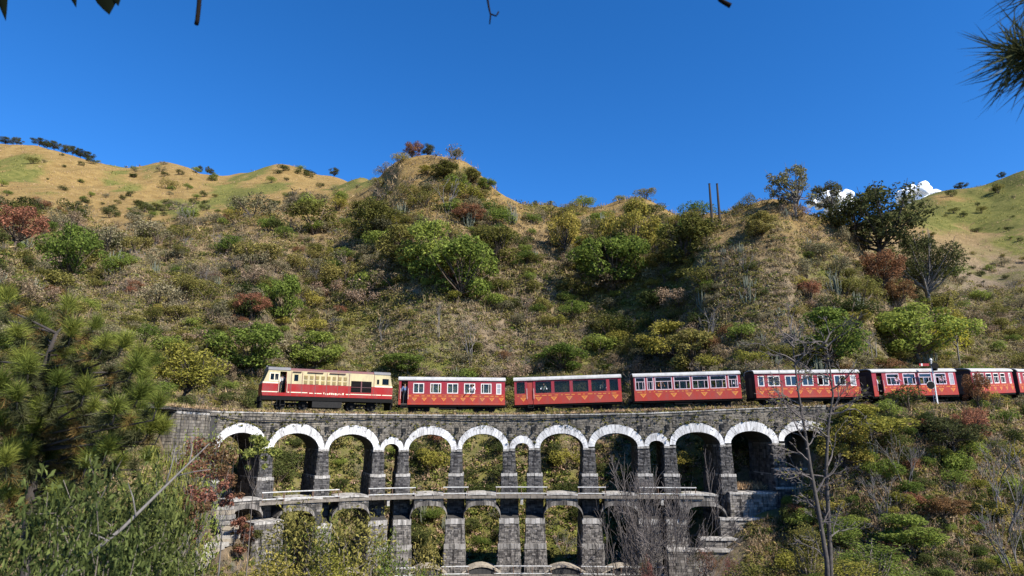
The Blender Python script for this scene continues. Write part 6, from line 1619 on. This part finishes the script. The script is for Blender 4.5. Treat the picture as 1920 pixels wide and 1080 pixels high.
# tall twin trunk tree
y = 34.0; g0 = ground_at(1556, y); tw = empty('twin_trunk_tree', g0 - Vector((0, 0, .2))); TO = tw.location.copy()
tag(tw, 'tall nearly leafless tree with two slim trunks in front of the fourth coach', 'tree')
paths = [[(1556,1120),(1550,1050),(1536,965),(1520,880),(1508,800),(1496,730),(1488,660),(1482,615)], [(1558,1120),(1557,1040),(1553,960),(1549,880),(1553,800),(1562,740),(1556,690),(1548,640)]]
twigs = MB()
def spray(mb, p, d, L_, seed, r, depth=3):
    q = d.to_track_quat('Z', 'Y'); br = branchwork(seed, depth, .5, 1, .25, .42, .70, r/L_, kids=(2, 3), minr=.011/L_, wob=.16)
    for pts, rads, lv in br: mb.tube([p + q @ (v*L_) - TO for v in pts], [a*L_ for a in rads], max(3, 5-lv), cap=False)
    return [p + q @ (v*L_) for pts, rads, lv in br if lv >= 2 for v in pts[1:]]
tipsT = []
for k, path in enumerate(paths):
    pp = [at(a, b, y + (.15 if k else -.1)) for a, b in path]; pp[0] = g0 - Vector((-.05*(k*2-1), 0, .3))
    n = len(pp); m_ = MB(); m_.tube([v - TO for v in pp], [.14, .115, .10, .085, .066, .048, .034, .018][:n], 9); m_.obj('trunk', M_TTRUNK, tw, True)
    for i in range(2, n):
        for j in range(3 if i < 5 else 4):
            p = pp[i-1].lerp(pp[i], R.random()); sd_ = R.choice((-1, 1)); d = Vector((sd_*R.uniform(.5, 1.0), R.uniform(-.6, .6), R.uniform(.35, 1.0))).normalized()
            tipsT += spray(twigs, p, d, R.uniform(1.6, 3.4)*(1.15 if 3 < i < 6 else .85), 700+k*60+i*5+j, .05, 4)
    spray(twigs, pp[-1], Vector((-.1, 0, 1)), 1.8, 790+k, .03)
twigs.obj('branches', M_GREYT, tw)
ts = np.array([tuple(v - TO) for v in tipsT]); ts = ts[NR.choice(len(ts), 420)] + NR.normal(size=(420, 3))*.08
V, Q = leaf_quads(ts, NR.normal(size=(420, 3)), .075*NR.uniform(.6, 1.3, 420), .5); link('leaves', np_mesh('leaves', V, Q, None, [FOL['yellow']]), tw)
# overhanging bits of a near tree along the upper edge
M_SHLEAF = plain('silhouette_dark_leaf', (.006,.008,.004), 1.0, 0, .3, 6, .02)  # near-black: silhouette shade put into the leaf colour
M_NTWIG = plain('dark_near_twig', (.016,.012,.010), 1.0, 0, .3, 6, .02)
y = 3.4; ob = empty('overhanging_branch', at(-120, -160, y)); OO = ob.location.copy()
tag(ob, 'dark twigs and leaf tips hanging from a near branch above the upper edge', 'branch')
m_ = MB(); bp = [at(a, b, y) for a, b in [(-160,-150),(200,-120),(600,-95),(920,-110),(1360,-105),(1600,-150)]]; m_.tube([v - OO for v in bp], [.05,.045,.035,.028,.02,.012], 7); m_.obj('bough', M_NTWIG, ob, True)
def twig(pts, r0, r1):
    m_ = MB(); q = [at(a, b, y) - OO for a, b in pts]; n = len(q); m_.tube(q, [r0 + (r1-r0)*i/(n-1) for i in range(n)], 6); m_.obj('twig', M_NTWIG, ob, True)
twig([(378,-112),(376,-40),(373,10),(370,38),(368,46)], .013, .0125); twig([(905,-110),(911,-20),(917,16),(920,28),(918,45)], .009, .004); twig([(919,26),(930,30),(935,22)], .005, .005)
twig([(1320,-108),(1335,-30),(1350,0),(1362,7),(1370,11)], .010, .016)

def big_leaf(base, tip, w):
    m_ = MB(); a, b = at(*base, y) - OO, at(*tip, y - .03) - OO; d = b - a; s = Vector((d.z, 0, -d.x)).normalized()*w/F*y*.5; f = Vector((0, .02, 0)); v = []; n = 6
    for i in range(n+1):
        t = i/n; k = math.sin(math.pi*(t**.8))*1.0 if i < n else 0; c = a.lerp(b, t); v += [c - s*k + f*k, c, c + s*k + f*k]
    m_.add(v, [q for i in range(n) for q in ((3*i, 3*i+1, 3*i+4, 3*i+3), (3*i+1, 3*i+2, 3*i+5, 3*i+4))]); m_.obj('leaf', M_SHLEAF, ob, True)
twig([(195,-120),(196,-60)], .006, .004); big_leaf((188,-62), (205,28), 60); big_leaf((200,-80), (222,12), 44); twig([(112,-125),(112,-80)], .006, .004); big_leaf((112,-80), (143,15), 26); twig([(-20,-130),(-18,-90)], .006, .004); big_leaf((-18,-90), (11,40), 30)
y = 3.6; pb = empty('overhanging_pine_branch', at(2110, 60, y)); OO = pb.location.copy(); tag(pb, 'pine branch end with long dark needles at the upper right corner', 'branch')
m_ = MB(); q = [at(a, b, y) - OO for a, b in [(2260,-60),(2110,20),(1990,85),(1925,112)]]; m_.tube(q, [.03,.022,.014,.008], 7); m_.tube([at(2110,20,y)-OO, at(2010,-20,y)-OO, at(1945,-22,y)-OO], [.016,.011,.007], 6); m_.obj('bough', M_DBARK, pb, True)
def dark_tuft(px, py, d, k, seed, op):
    t_ = link('needle_tuft', tuft_mesh(seed, 190, FOL['needle_dark'], .27, .0026, op), pb); t_.location = at(px, py, y) - OO; t_.rotation_euler = d.normalized().to_track_quat('Z', 'Y').to_euler(); t_.scale = (k*1.5,)*3
dark_tuft(1928, 104, Vector((-1, -.25, -.05)), 1.0, 801, .95); dark_tuft(1950, 96, Vector((-.6, -.3, .4)), .95, 802, 1.3); dark_tuft(1945, 115, Vector((-.6, -.3, -.6)), .95, 803, 1.1); dark_tuft(1948, -22, Vector((-1, -.3, -.1)), .9, 804, .9)
